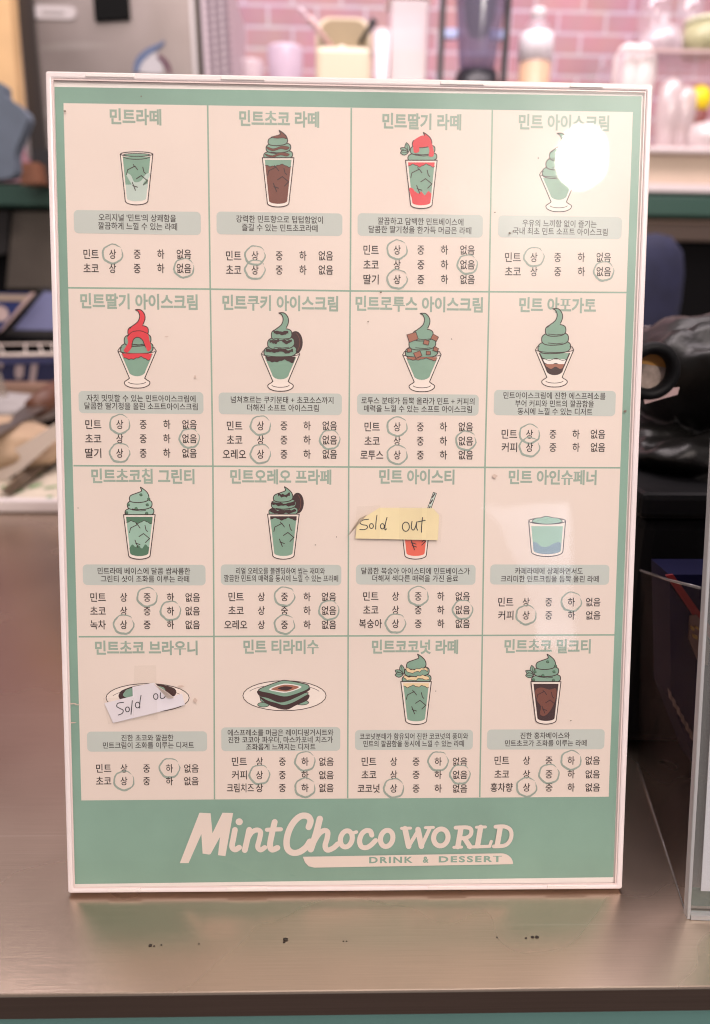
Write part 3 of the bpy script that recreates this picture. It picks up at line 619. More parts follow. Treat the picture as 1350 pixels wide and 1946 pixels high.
I.text('DRINK', Z(758, 0)[0], Z(922, 0)[0], 1500 + 264 / 1.985, 13.2, green, bold=.038, track=1.25); I.text('&', Z(960, 0)[0], Z(982, 0)[0], 1500 + 263 / 1.985, 13.2, green, bold=.038); I.text('DESSERT', Z(1020, 0)[0], Z(1257, 0)[0], 1500 + 261 / 1.985, 13.2, green, bold=.038, track=1.25)
I.build('brand_lettering', sheet)
for m_ in LINES.values(): bpy.data.meshes.remove(m_)

# clear front cover
cover = clear('clear acrylic cover', f0=.055, rough=.02, haze=.64, hrough=.36, wob=True)
bm = bmesh.new(); cn = .0007
vs = [bm.verts.new((u, -cn, v)) for u, v in inset(ic, .0002, .0002, .0002, .0002)]; bm.faces.new(vs[::-1]); from_bm('clear_cover', bm, cover, st)

I = Ink(cn + 3e-5, 1e-6); rg = random.Random(5); sm = mat('dirt speck', (.20, .15, .12, 1), .8); sm2 = mat('old glue mark', (.62, .47, .40, 1), .8)
for x, y, r_ in ((125, 213, 2.2), (1187, 782, 3), (724, 556, 2), (700, 612, 1.6), (270, 185, 1.4), (968, 444, 2.4), (975, 441, 1.6), (1022, 302, 1.4), (940, 405, 1.5), (858, 645, 1.2), (640, 1020, 1.1), (1084, 1368, 1.2), (150, 965, 1.2), (828, 1312, 1.2), (600, 1035, 1.3)):
    I.raw([sg(x + r_ * (.6 + .5 * rg.random()) * math.cos(a * .785) * 1.2, y + r_ * (.6 + .5 * rg.random()) * math.sin(a * .785)) for a in range(8)], [list(range(8))], sm)
for x, y, w_, h_ in ((139, 1336, 7, 1.6), (148, 1338, 6, 1.0), (140, 1372, 7, 1.4), (940, 905, 5, 4), (318, 640, 4, 1.2), (372, 1330, 4, 5), (345, 1303, 7, 2), (372, 716, 2, 3)):
    I.raw([sg(x + w_ * (.7 + .5 * rg.random()) * math.cos(a * .628), y + h_ * (.6 + .6 * rg.random()) * math.sin(a * .628)) for a in range(10)], [list(range(10))], sm2)
I.build('dirt_marks', st)['kind'] = 'stuff'

# ================================================================== sold out notes taped onto the stand
def face_out(q_):
    return q_ if sum(p[0] * r_[1] - r_[0] * p[1] for p, r_ in zip(q_, q_[1:] + q_[:1])) > 0 else q_[::-1]
def note(name, pts, m, label, strokes, tapes, curl=None):
    A = face_out([sg(*p) for p in pts]); e = tag(empty(name, (0, 0, 0), (-LEAN, 0, 0)), label, 'note', 'sold out notes taped to the menu')
    me = prism('paper', [(u, -.0011, v) for u, v in A], .0001, m, e)
    k = Ink(.00116)
    for s_ in strokes: k.stroke(curve([(x, y) for x, y in s_], 6), 1.7, mat('ballpoint ink', (.03, .025, .035, 1), .5))
    k.build('handwriting', e)
    for n, t in enumerate(tapes):
        q_ = [sg(*p) for p in t]; me_ = bpy.data.meshes.new('tape'); me_.from_pydata([(u, -.0013 - n * 5e-5, v) for u, v in q_], [], [list(range(len(q_)))]); link('tape', me_, clear('clear tape', (1, .995, .985), f0=.03, rough=.35, diff=.008, dcol=(.95, .85, .75)), e)
    if curl: curl(e)
    return e
V = lambda x, y: (640 + x / 2.411, 880 + y / 2.411)
def zz(fn, *ps): return [fn(*p) for p in ps]
yellow = mat('yellow note paper', (.79, .66, .40, 1), .7, var=.05, scale=60)
O = lambda cx, cy, rx, ry, fn, a0=-100, a1=250: [fn(*p) for p in ell(cx, cy, rx, ry, a0, a1, 12)]
def fold(e):
    prism('torn_corner', [(*sg(664, 1014), 0), (*sg(680, 990), 0), (*sg(690, 983), 0), (*sg(677, 1008), 0)] and [(sg(661, 1017)[0], -.004, sg(661, 1017)[1]), (sg(684, 984)[0], -.0014, sg(684, 984)[1]), (sg(697, 978)[0], -.0012, sg(697, 978)[1]), (sg(679, 998)[0], -.0013, sg(679, 998)[1])], .0001, mat('grey torn paper', (.42, .33, .25, 1), .7, var=.2, scale=300), e)
note('sold_out_note', zz(V, (86, 344), (462, 352), (468, 238), (440, 206), (195, 204), (92, 270)), yellow, 'pale yellow handwritten sold out note with torn left corner over the iced tea',
     [zz(V, (146, 256), (120, 260), (107, 272), (118, 281), (136, 284), (141, 294), (128, 303), (106, 303)), O(159, 287, 9, 11, V), zz(V, (184, 238), (180, 270), (178, 301)), O(209, 288, 9, 12, V), zz(V, (230, 248), (222, 280), (221, 304), (228, 300)),
      O(316, 290, 16, 21, V), zz(V, (344, 266), (341, 290), (346, 304), (356, 300), (366, 268)), zz(V, (366, 268), (364, 292), (370, 306)), zz(V, (392, 248), (388, 285), (387, 315)), zz(V, (370, 268), (388, 264), (404, 261))],
     [zz(V, (286, 200), (390, 200), (388, 356), (284, 356)), zz(V, (412, 186), (482, 236), (474, 362), (408, 352)), zz(V, (92, 198), (200, 192), (196, 352), (80, 352))], fold)
U = lambda x, y: (100 + x / 2.411, 1200 + y / 2.411)
white = mat('thin white note paper', (.74, .68, .73, 1), .6, var=.03, scale=80)
def peel(e):
    a, b, c, d_ = sg(*U(470, 236)), sg(*U(541, 262)), sg(*U(568, 292)), sg(*U(530, 302))
    prism('peeled_corner', [(a[0], -.0012, a[1]), (d_[0], -.0012, d_[1]), (c[0], -.0032, c[1]), (b[0], -.0045, b[1])], .0001, mat('peeled corner paper', (.80, .67, .60, 1), .6), e)
note('sold_out_note', zz(U, (242, 324), (372, 292), (370, 250), (470, 230), (535, 300), (596, 280), (610, 332), (460, 372), (282, 414)), white, 'thin white handwritten sold out note with peeling corner over the brownie',
     [zz(U, (330, 320), (305, 324), (299, 338), (312, 347), (328, 356), (324, 370), (306, 378)), O(348, 352, 9, 11, U), zz(U, (370, 312), (367, 345), (364, 374)), O(394, 332, 10, 13, U), zz(U, (410, 288), (405, 318), (404, 346)), O(477, 293, 10, 13, U), zz(U, (499, 276), (498, 296), (506, 303), (518, 296), (524, 282))],
     [zz(U, (380, 152), (478, 150), (486, 398), (372, 402)), zz(U, (236, 300), (378, 296), (378, 380), (262, 420))], peel)

# ================================================================== crumbs on the counter
crumbm = mat('dark crumb', (.03, .02, .015, 1), .8, var=.4, scale=900)
C0 = None
for x, y, s, lab in ((286, 1797, 1.8, 'tiny dark crumb at the left end of the crumb line'), (293, 1798, 1.1, 'speck of crumb just right of the leftmost crumb'), (307, 1796, 1.0, 'lone speck right of the left crumb pair'), (378, 1794, .9, 'faint speck between the left crumbs and the biggest crumb'),
                     (543, 1786, 2.6, 'biggest black crumb below the middle of the menu'), (540, 1791, 1.3, 'small crumb touching the biggest crumb'), (653, 1789, .9, 'faint left speck of the pair below the logo'), (659, 1789, .9, 'faint right speck of the pair below the logo'),
                     (945, 1782, 1.2, 'faint flat crumb between logo and right crumbs'), (1000, 1783, 1.2, 'small round crumb beside the long right crumbs'), (1012, 1781, 1.7, 'short dark crumb left of the rightmost crumb'), (1021, 1781, 2.0, 'dark rightmost crumb on the steel')):
    p = at_z(x, y); bm = bmesh.new(); bmesh.ops.create_icosphere(bm, subdivisions=2, radius=.00023 * s)
    for v in bm.verts: v.co *= 1 + .5 * noise.noise(v.co * 4000 + p * 900); v.co.x *= 1.5; v.co.z *= .55
    o = from_bm('crumb', bm, crumbm); o.location = (p.x, p.y, .0001 * s); tag(o, lab, 'crumb', 'crumbs on the steel counter')

# ================================================================== second stand at the right edge
A0 = at_z(1305, 1746); B0 = at_z(1212, 1452)
acr = clear('clear stand acrylic', (.93, .95, .95), f0=.05, rough=.05, diff=.05, dcol=(.6, .55, .52)); edge = clear('acrylic cut edge', (.8, .85, .85), f0=.15, rough=.15, diff=.55, dcol=(.62, .60, .62))
ls = tag(empty('menu_stand', A0), 'clear acrylic stand cut off by the right edge of the photo', 'menu stand')
def par(o): return reparent(o, ls)
lean2 = R_(12); up2 = Vector((0, math.sin(lean2), math.cos(lean2))); rt2 = Vector((math.cos(R_(-3)), math.sin(R_(-3)), 0)); nr2 = rt2.cross(up2)
def P2(u, v, n=0): return A0 + rt2 * u + up2 * v + nr2 * n
def q2(name, u0, u1, v0, v1, n, th, m, bev=0): return par(prism(name, [P2(u0, v0, n), P2(u1, v0, n), P2(u1, v1, n), P2(u0, v1, n)], th, m, bev=bev))
q2('front_sheet', .0014, .18, .0012, .232, 0, .0018, acr); q2('edge_rail', 0, .0013, 0, .232, .0004, .0034, edge, .0003); q2('bottom_edge', .0014, .18, 0, .0018, .0006, .003, edge)
q2('back_sheet', .0015, .18, .0022, .231, -.0034, .001, acr)
q2('printed_sheet', .0058, .176, .0098, .2285, -.0021, .0003, mat('lilac white paper', (.80, .74, .80, 1), .6, var=.02)); q2('green_print', .0098, .172, .0128, .225, -.0019, .0001, green)
par(prism('base_band', [P2(.0015, .0022, -.0046), P2(.18, .0022, -.0046), P2(.18, .0092, -.0046), P2(.0015, .0092, -.0046)], .0006, mat('green grey band', (.12, .17, .14, 1), .4)))
Bt = at_y(1218, 1084, B0.y); At = P2(.0, .125, -.004); Ab = A0 + Vector((.001, .004, .0005))
par(prism('side_panel', [Ab, At, Bt, B0 + Vector((0, 0, .0005))], .0012, clear('clear side panel', (.90, .86, .84), f0=.012, rough=.10, diff=.004, dcol=(.5, .42, .40), fmax=.05)))
par(tube('panel_edge', [Bt, Bt.lerp(At, .5) + Vector((0, 0, -.0006)), At], .0006, clear('soft acrylic edge', (.85, .86, .86), f0=.05, rough=.2, diff=.22, dcol=(.5, .46, .46)))); par(tube('foot_edge', [Ab, B0 + Vector((0, 0, .0006))], .0004, clear('soft acrylic edge', (.85, .86, .86), f0=.05, rough=.2, diff=.22, dcol=(.5, .46, .46))))

# ================================================================== black bag, tape and boxes behind the right of the stand
blk = mat('black bin plastic', (.004, .004, .005, 1), .55, spec=.15); bagm = mat('black bag film', (.005, .0046, .0042, 1), .36, spec=.35, bump=.12, bscale=200)
bl, br_ = at_y(1180, 1200, .10).x, .52
bin_ = tag(empty('bin', (.3, .25, 0)), 'black bin lined with a crumpled bag behind the big menu', 'bin')
zt = at_y(1260, 860, .12).z
reparent(box('bin_body', bl, br_, .092, .42, .0, zt - .025, blk, bev=.006), bin_); reparent(box('bin_rim', bl - .004, br_ + .004, .088, .424, zt - .0245, zt - .012, blk, bev=.003), bin_)
def crumple(name, c, r3, m, seed, amp=.35, fr=14, sub=5, spikes=()):
    bm = bmesh.new(); bmesh.ops.create_icosphere(bm, subdivisions=sub, radius=1)
    for v in bm.verts:
        d_ = v.co.normalized(); q_ = d_ * (fr / 10) + Vector((seed, seed * .7, 0))
        k = 1 + amp * (noise.ridged_multi_fractal(q_ * 1.2, 1, 2, 4, 1, 2) - 1.2) * .35 + amp * .3 * noise.noise(q_ * 3.1)
        for sd, sa, sw in spikes:
            k += sa * max(0, (d_.dot(Vector(sd).normalized()) - sw) / (1 - sw)) ** 1.5
        v.co = Vector((d_.x * r3[0], d_.y * r3[1], d_.z * r3[2])) * k
    o = from_bm(name, bm, m, None, True); o.location = c; return o
rg = random.Random(21); FOLDS = [(Vector((rg.gauss(0, 1), rg.gauss(0, 1), rg.gauss(0, 1))).normalized(), f_, rg.uniform(0, 2)) for f_ in (1.3, 1.6, 2.1, 2.4, 3.1, 3.4, 4.2, 5.1, 6.3, 7.7, 9.1, 11)]
bm = bmesh.new(); bmesh.ops.create_icosphere(bm, subdivisions=6, radius=1)
for v in bm.verts:
    d_ = v.co.normalized(); k = .93
    for sd, sa, sw in (((-.17, -.1, 1), 1.15, .84), ((.8, -.1, .8), .25, .8), ((-1, -.6, .1), .15, .7)): k += sa * max(0, (d_.dot(Vector(sd).normalized()) - sw) / (1 - sw)) ** 1.5
    p_ = Vector((d_.x * .082, d_.y * .105, d_.z * (.036 if d_.z > 0 else .075))) * k
    q_ = p_ / .05; q_ = q_ + .30 * noise.noise_vector(q_ * 1.3 + Vector((4.2, 1.7, .3)))
    v.co = p_ + d_ * .013 * sum(1 / f_ * (abs((q_.dot(n_) * f_ + o_) % 2 - 1) - .5) for n_, f_, o_ in FOLDS)
bag = from_bm('bin_bag', bm, bagm, None, True); bag.location = at_y(1362, 850, .195)
tag(bag, 'crumpled black plastic bag bulging over the black bin', 'bag')
# blue pack seen between the stands
pk = tag(empty('snack_box', (.2, .07, 0)), 'dark blue box with a red stripe between the two menu stands', 'box')
navy = mat('navy carton', (.006, .006, .035, 1), .6, var=.1, spec=.1); redp = mat('red carton stripe', (.22, .008, .012, 1), .45)
YB = .056
def pb(name, pts, m, n=0): return reparent(prism(name, [at_y(x, y, YB - n) for x, y in pts][::-1], .001 if n else .018, m), pk)
pb('carton', [(1272, 1092), (1420, 1092), (1420, 1500), (1330, 1470), (1276, 1330)], navy)
pb('stripe', [(1266, 1094), (1280, 1092), (1332, 1165), (1370, 1218), (1370, 1242), (1328, 1185)], redp, .0015)
pb('badge', [(1312, 1172), (1324, 1168), (1340, 1190), (1350, 1230), (1345, 1265), (1326, 1255), (1310, 1215)], mat('badge cream', (.16, .10, .09, 1), .5), .002)
for i, s_ in enumerate(((1314, 1190, 1320, 1200), (1318, 1206, 1326, 1216), (1322, 1190, 1328, 1198))): pb('badge_mark', [(s_[0], s_[1]), (s_[2], s_[1] + 3), (s_[2], s_[3]), (s_[0], s_[3] - 4)], mat('badge gold', (.35, .22, .06, 1), .5), .0032)
for i in range(6): pb('pale_dash', [(1271 + i * 8, 1310 + i * 15), (1276 + i * 8, 1316 + i * 15), (1278 + i * 8, 1334 + i * 15), (1273 + i * 8, 1328 + i * 15)], mat('pale dash print', (.20, .15, .14, 1), .5), .002)
# tape roll, slips and carton above the bin
tr_ = at_y(1236, 706, .115); sc = (tr_ - CAM).length / F
bm = bmesh.new(); n1, n2, Rr, rr = 40, 12, 40 * sc, 11 * sc
vs = [[bm.verts.new((tr_.x + (Rr + rr * math.cos(b)) * math.cos(a), tr_.y + rr * 1.4 * math.sin(b), tr_.z + (Rr + rr * math.cos(b)) * math.sin(a))) for b in [2 * math.pi * j / n2 for j in range(n2)]] for a in [2 * math.pi * i / n1 for i in range(n1)]]
for i in range(n1):
    for j in range(n2): bm.faces.new((vs[i][j], vs[(i + 1) % n1][j], vs[(i + 1) % n1][(j + 1) % n2], vs[i][(j + 1) % n2]))
tp = tag(empty('tape_roll', tr_), 'black ring shaped roll with an orange and cream core beside the black bag', 'tape roll')
reparent(from_bm('ring', bm, blk, None, True), tp)
def core(name, a0, a1, m): reparent(prism(name, [(tr_.x + 33 * sc * math.cos(R_(a)), tr_.y + .003, tr_.z + 33 * sc * math.sin(R_(a))) for a in range(a0, a1 + 1, 12)], .003, m), tp)
core('orange_core', 10, 154, mat('orange core', (.42, .20, .045, 1), .6)); core('cream_core', 154, 370, mat('cream core', (.30, .23, .20, 1), .6, var=.4, scale=200))
def slab(name, pts, Y, th, m, parent=None):
    if sum(p[0] * q_[1] - q_[0] * p[1] for p, q_ in zip(pts, list(pts[1:]) + [pts[0]])) < 0: pts = list(pts)[::-1]
    return prism(name, [at_y(x, y, Y) for x, y in pts][::-1], th, m, parent)
lc = tag(empty('parcel', at_y(1300, 760, .31)), 'pale pinkish carton behind the black bag', 'carton'); reparent(slab('carton_body', [(1200, 646), (1420, 640), (1420, 790), (1200, 790)], .31, .14, mat('pink white carton', (.42, .33, .31, 1), .6, var=.05)), lc)
reparent(slab('round_mark', [(x, y) for x, y in ell(1336, 654, 12, 8)], .308, .0005, mat('grey green mark', (.25, .28, .26, 1), .6)), lc)
reparent(slab('orange_label', [(1232, 690), (1262, 680), (1268, 700), (1250, 712), (1234, 704)], .308, .0006, mat('orange label', (.70, .33, .07, 1), .6)), lc)
tag(slab('receipt', [(1222, 752), (1262, 738), (1292, 736), (1288, 750), (1252, 760), (1226, 768)], .112, .0004, mat('pink slip', (.45, .31, .31, 1), .6)), 'crumpled pinkish paper slip under the black roll', 'paper slip')
nb = at_y(1232, 545, 1.0); s1 = 1.24 / F
o = lathe('backpack', [(0, 90 * s1), (30 * s1, 84 * s1), (52 * s1, 60 * s1), (60 * s1, 25 * s1), (62 * s1, -20 * s1), (60 * s1, -90 * s1), (50 * s1, -300 * s1)], mat('navy cloth', (.016, .018, .055, 1), .8, var=.2, scale=40), None, (0, 0, 0), 32, 1, .6)
o.location = nb; tag(o, 'dark navy rounded bag in the gloom beyond the counter', 'bag')

# ================================================================== left: tray, rack, tablet
tray_m = mat('white tray', (.72, .64, .64, 1), .4, var=.03); liner_m = mat('cream liner paper', (.60, .52, .42, 1), .6, var=.08, scale=60)
ty = at_z(50, 976).y; tx0, tx1 = -.62, -.19
tr = tag(empty('serving_tray', ((tx0 + tx1) / 2, ty, 0)), 'white serving tray with a leaf printed liner left of the menu', 'tray')
zr = at_y(50, 950, ty).z
reparent(box('tray_floor', tx0, tx1, ty + .003, ty + .33, .0005, .006, tray_m), tr)
for a in ((tx0, tx1, ty, ty + .0095, .0005, zr), (tx0, tx1, ty + .3205, ty + .33, .0065, zr), (tx0, tx0 + .009, ty + .01, ty + .32, .0065, zr), (tx1 - .009, tx1, ty + .01, ty + .32, .0065, zr)): reparent(box('tray_rim', *a, tray_m, bev=.003), tr)
ln = tag(empty('liner_sheet', ((tx0 + tx1) / 2, ty + .16, .007)), 'cream paper liner with green leaf print lying in the tray', 'paper liner')
reparent(box('paper', tx0 + .012, tx1 - .012, ty + .012, ty + .316, .0068, .0076, liner_m), ln)
bm = bmesh.new(); rg = random.Random(11)
for _ in range(70):
    x, y, a = rg.uniform(tx0 + .02, tx1 - .02), rg.uniform(ty + .02, ty + .30), rg.uniform(0, 3.1); l, w = rg.uniform(.007, .013), rg.uniform(.003, .005)
    bm.faces.new([bm.verts.new((x + l * math.cos(t) * math.cos(a) - w * math.sin(t) * math.sin(a), y + l * math.cos(t) * math.sin(a) + w * math.sin(t) * math.cos(a), .0082 + _ * 2e-6)) for t in [k * .5236 for k in range(12)]])
reparent(from_bm('leaf_print', bm, mat('leaf green print', (.16, .28, .12, 1), .6, var=.2)), ln)
def knife(name, a, b, w, label, hm, bm_, serr=False):
    A, B = Vector(a), Vector(b); e = tag(empty(name, A), label, 'knife'); t = (B - A).normalized(); nn = Vector((0, 0, 1)).cross(t).normalized(); m_ = A.lerp(B, .42)
    reparent(prism('blade', [m_ - nn * w * .5, A - nn * w * .1, A + nn * w * .3, m_ + nn * w * .5], .0012, bm_), e)
    bm = bmesh.new(); add_tube(bm, [m_, m_.lerp(B, .3), m_.lerp(B, .7), B], [w * .45, w * .55, w * .5, w * .4], 10); reparent(from_bm('handle', bm, hm, None, True), e)
    if serr: reparent(tube('serration', [m_.lerp(A, k / 12) + nn * w * (.55 if k % 2 else .42) for k in range(13)], .0014, mat('pale metal', (.6, .5, .4, 1), .35, 1)), e)
    return e
zt2 = .012
knife('bread_knife', at_z(18, 938, zt2), at_z(150, 818, .03), .022, 'dark serrated knife lying on the tray liner', mat('dark handle', (.03, .018, .015, 1), .5), mat('dark steel blade', (.16, .12, .09, 1), .35, .8), True)
knife('cleaver', at_z(-20, 836, .062), at_z(150, 716, .085), .03, 'wooden handled knife lying behind the paper bag', mat('brown wood handle', (.12, .045, .025, 1), .5, var=.2, scale=60), mat('grey blade', (.4, .36, .34, 1), .3, .9))
pbg = crumple('paper_bag', (0, 0, 0), (.085, .060, .036), mat('tan paper', (.42, .29, .19, 1), .75, var=.12, scale=30), 8.2, .22, 9, 4); pbg.location = at_z(-15, 850, .035) ; tag(pbg, 'crumpled tan paper bag on the tray', 'paper bag')
nap = tag(slab('napkin', [(-60, 955), (40, 895), (112, 832), (112, 800), (60, 835), (-60, 905)], at_z(60, 900, .015).y, .0006, mat('pale napkin', (.62, .52, .46, 1), .7)), 'folded pale napkin beside the serrated knife', 'napkin')
tag(crumple('tissue', at_z(-25, 778, .05), (.10, .05, .024), mat('grey white tissue', (.34, .31, .31, 1), .7, var=.06), 5.5, .25, 9, 4), 'loose greyish white tissue behind the paper bag', 'tissue')
# wire rack with a blue box below and a tablet on top
YR = .86
rk = tag(empty('wire_rack', at_y(50, 735, YR)), 'white wire rack behind the tray', 'rack'); wire = mat('white wire', (.72, .62, .56, 1), .4)
a, b = at_y(-60, 676, YR), at_y(112, 673, YR); reparent(tube('front_wire', [a, b], .0026, wire), rk)
a2, b2 = at_y(-60, 655, YR + .02), at_y(112, 653, YR + .02); reparent(tube('rear_wire', [a2, b2], .0012, wire), rk)
for k in (.3, 1.9, 3.2, 5.1, 6.6, 7.6): reparent(tube('cross_wire', [a.lerp(b, k / 8), a2.lerp(b2, (k - .5 + .2 * (k % 3)) / 8)], .0012, wire), rk)
for k in (0, 1): reparent(tube('leg', [(a if k else b), Vector(((a if k else b).x, YR, .002))], .003, wire), rk)
bb = tag(empty('blue_box', at_y(50, 735, YR + .05)), 'dark blue carton with pale figures under the wire rack', 'box')
reparent(slab('carton', [(-60, 692), (120, 690), (120, 736), (-60, 736)], YR + .05, .1, mat('deep blue carton', (.012, .018, .07, 1), .5, var=.2)), bb)
for q_ in ([(30, 694), (46, 694), (44, 716), (34, 722), (28, 712)], [(60, 692), (72, 692), (66, 728), (56, 724)], [(-2, 690), (6, 690), (4, 700), (-4, 698)]): reparent(slab('pale_figure', q_, YR + .047, .001, mat('pale figure print', (.40, .33, .34, 1), .6)), bb)
tag(slab('serving_board', [(-60, 734), (120, 736), (120, 762), (-60, 758)], YR - .01, .12, mat('brown board', (.27, .16, .11, 1), .6, var=.15)), 'brown wooden board under the blue carton', 'board')
tb = tag(empty('tablet', at_y(50, 640, YR + .06)), 'tablet with a lilac blue screen propped above the wire rack', 'tablet')
reparent(slab('casing', [(8, 636), (100, 642), (128, 552), (82, 545), (66, 558)], YR + .06, .012, mat('dark tablet case', (.03, .028, .03, 1), .4)), tb)
reparent(slab('screen', [(26, 626), (120, 628), (124, 556), (84, 554)], YR + .0585, .001, mat('lilac screen', (.24, .26, .48, 1), .25, var=.15, scale=8)), tb)
ph = tag(empty('price_card', at_y(10, 640, YR + .02)), 'clear edged card with a pale flower on deep blue beside the tablet', 'card')
reparent(slab('card', [(-60, 640), (2, 628), (64, 556), (-60, 556)], YR + .03, .003, mat('flower card', (.02, .035, .16, 1), .4)), ph)
reparent(slab('flower', ell(0, 596, 17, 15, rot=20), YR + .028, .001, mat('pale flower print', (.55, .42, .42, 1), .6, var=.2, scale=60)), ph)
reparent(slab('clear_edge', [(-4, 634), (6, 626), (68, 556), (58, 556)], YR + .026, .003, mat('pink clear edge', (.55, .40, .38, 1), .3)), ph)
reparent(slab('top_band', [(-60, 572), (50, 572), (60, 560), (-60, 558)], YR + .027, .001, mat('tan band', (.40, .31, .25, 1), .5)), ph)
cs = tag(empty('card_stand', at_z(0, 765, .03)), 'clear leaning plastic card stand left of the rack', 'stand'); reparent(slab('panel', [(-60, 700), (0, 708), (14, 754), (-60, 760)], .66, .003, clear('clear card plastic', (.9, .88, .85), diff=.35, dcol=(.5, .45, .42))), cs)

# ================================================================== back bar
YBB = 1.50
greenm = mat('dark green edge', (.035, .085, .065, 1), .45); darkm = mat('gap shade dark', (.0035, .003, .0035, 1), .7, spec=.1); taupe = mat('taupe metal', (.17, .12, .10, 1), .4, .3)
shelfm = mat('cream shelf', (.72, .57, .45, 1), .5, var=.04, scale=6); shelfw = mat('shelf white edge', (.80, .70, .70, 1), .4)
bb_ = tag(empty('back_bar', (0, YBB, 0)), 'shade darkened back bar with a green edge and raised cream shelf behind the counter', 'bar')
def bar_part(name, pya, pyb, x0, x1, y0, y1, m, bev=.003): return reparent(box(name, x0, x1, y0, y1, at_y(1300, pyb, y0).z, at_y(1300, pya, y0).z, m, bev=bev), bb_)
xr = at_y(1000, 300, YBB).x
bar_part('shelf_top', 279, 290, -.12, 1.6, YBB - .02, YBB + .5, shelfw); bar_part('shelf_face', 291, 349, -.12, 1.6, YBB, YBB + .5, shelfm, 0); bar_part('shelf_foot', 350, 366, -.12, 1.6, YBB - .015, YBB + .5, shelfw)
bar_part('green_edge', 372, 411, -1.7, 1.6, YBB - .03, YBB + .5, greenm); bar_part('dark_band', 367, 371.5, -1.7, 1.6, YBB, YBB + .5, darkm, 0)
bar_part('taupe_band', 424, 458, -.1, 1.6, YBB, YBB + .02, taupe); bar_part('bright_trim', 419, 423, -.1, 1.6, YBB - .004, YBB + .02, mat('bright trim', (.55, .40, .32, 1), .35, .5), .001)
bar_part('gap_shade_board', 411.5, 1300, -1.7, 1.6, YBB + .021, YBB + .5, darkm, 0)  # near-black colour stands in for the shade of the unlit gap below
reparent(slab('door_panel', [(25, 402), (130, 402), (130, 548), (12, 548)], YBB, .01, mat('grey brown door', (.10, .08, .065, 1), .5, var=.3, scale=6)), bb_)
reparent(slab('door_panel', [(-60, 400), (18, 400), (14, 480), (-60, 500)], YBB, .01, mat('black door', (.015, .012, .012, 1), .5)), bb_)

# brick wall
YW = 2.25
wm = bpy.data.materials.new('pink brick'); wm.use_nodes = True; nt = wm.node_tree; n = nt.nodes; L = nt.links
tc = n.new('ShaderNodeTexCoord'); mp = n.new('ShaderNodeMapping'); mp.inputs['Rotation'].default_value = (R_(90), 0, 0); L.new(tc.outputs['Object'], mp.inputs[0])
bt = n.new('ShaderNodeTexBrick'); L.new(mp.outputs[0], bt.inputs['Vector']); bt.inputs['Scale'].default_value = 1
bt.inputs['Brick Width'].default_value = .145; bt.inputs['Row Height'].default_value = .0565; bt.inputs['Mortar Size'].default_value = .0048; bt.inputs['Mortar Smooth'].default_value = .2
bt.inputs['Color1'].default_value = (.57, .325, .345, 1); bt.inputs['Color2'].default_value = (.50, .27, .30, 1); bt.inputs['Mortar'].default_value = (.66, .545, .60, 1)
nz = n.new('ShaderNodeTexNoise'); nz.inputs['Scale'].default_value = 9; L.new(tc.outputs['Object'], nz.inputs['Vector'])
mx = n.new('ShaderNodeMixRGB'); mx.blend_type = 'MULTIPLY'; mx.inputs[0].default_value = .35; L.new(bt.outputs[0], mx.inputs[1]); L.new(nz.outputs['Color'], mx.inputs[2]); L.new(mx.outputs[0], n['Principled BSDF'].inputs['Base Color'])
n['Principled BSDF'].inputs['Roughness'].default_value = .8
bp = n.new('ShaderNodeBump'); bp.inputs['Strength'].default_value = .6; bp.inputs['Distance'].default_value = .004; iv = n.new('ShaderNodeMath'); iv.operation = 'SUBTRACT'; iv.inputs[0].default_value = 1; L.new(bt.outputs['Fac'], iv.inputs[1]); L.new(iv.outputs[0], bp.inputs['Height']); L.new(bp.outputs[0], n['Principled BSDF'].inputs['Normal'])
tag(box('brick_wall', -2.2, 2.2, YW, YW + .1, -.75, 1.9, wm), 'pink painted brick wall behind the back bar', 'wall')

# ------------------------------------------------------------------ steel machine at the upper left
YM = 1.46
mc = tag(empty('steel_machine', at_y(200, 340, YM)), 'stainless steel kitchen machine with a black latch at the upper left', 'machine')
mst = brushed_steel('machine steel', (176, 164, 162), .34, (160, 160, 1.2), .06, .06); mdk = mat('dark machine frame', (.05, .042, .04, 1), .4, .5); vent = mat('lilac vent panel', (.50, .41, .45, 1), .45)
def mp_(name, pts, m, n=0., th=.004, Y=YM): return reparent(slab(name, pts, Y - n, th, m), mc)
mp_('front_panel', [(58, -60), (366, -60), (388, 345), (95, 345)], mst, .0, .5)
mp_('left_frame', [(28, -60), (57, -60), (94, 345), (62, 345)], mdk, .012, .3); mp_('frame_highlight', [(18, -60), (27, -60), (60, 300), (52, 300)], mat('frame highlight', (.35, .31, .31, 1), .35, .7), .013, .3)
mp_('base', [(60, 284), (388, 284), (390, 348), (62, 348)], mat('black machine base', (.02, .018, .02, 1), .5), .02, .06)
mp_('latch', [(174, -60), (240, -60), (246, 34), (180, 38)], mat('black latch', (.004, .004, .004, 1), .7, spec=.1), .012, .012)
mp_('badge', [(x, y) for x, y in ell(72, 22, 10, 13, 90, 270, 8) + ell(134, 24, 10, 13, -90, 90, 8)], mat('pale badge', (.50, .46, .46, 1), .4), .004, .004)
mp_('badge_print', [(80, 19), (122, 21), (122, 27), (80, 25)], mat('badge print grey', (.34, .31, .31, 1), .5), .005, .001)
mp_('edge_trim', [(367, -60), (377, -60), (398, 345), (389, 345)], mat('dark edge trim', (.10, .085, .08, 1), .35, .6), .004, .3); mp_('bright_trim', [(357, -60), (363, -60), (384, 300), (378, 300)], mat('bright edge trim', (.72, .68, .70, 1), .3, .6), .004, .003)
mp_('vent_panel', [(378, -60), (428, -60), (444, 300), (399, 300)], vent, .002, .3)
bm = bmesh.new()
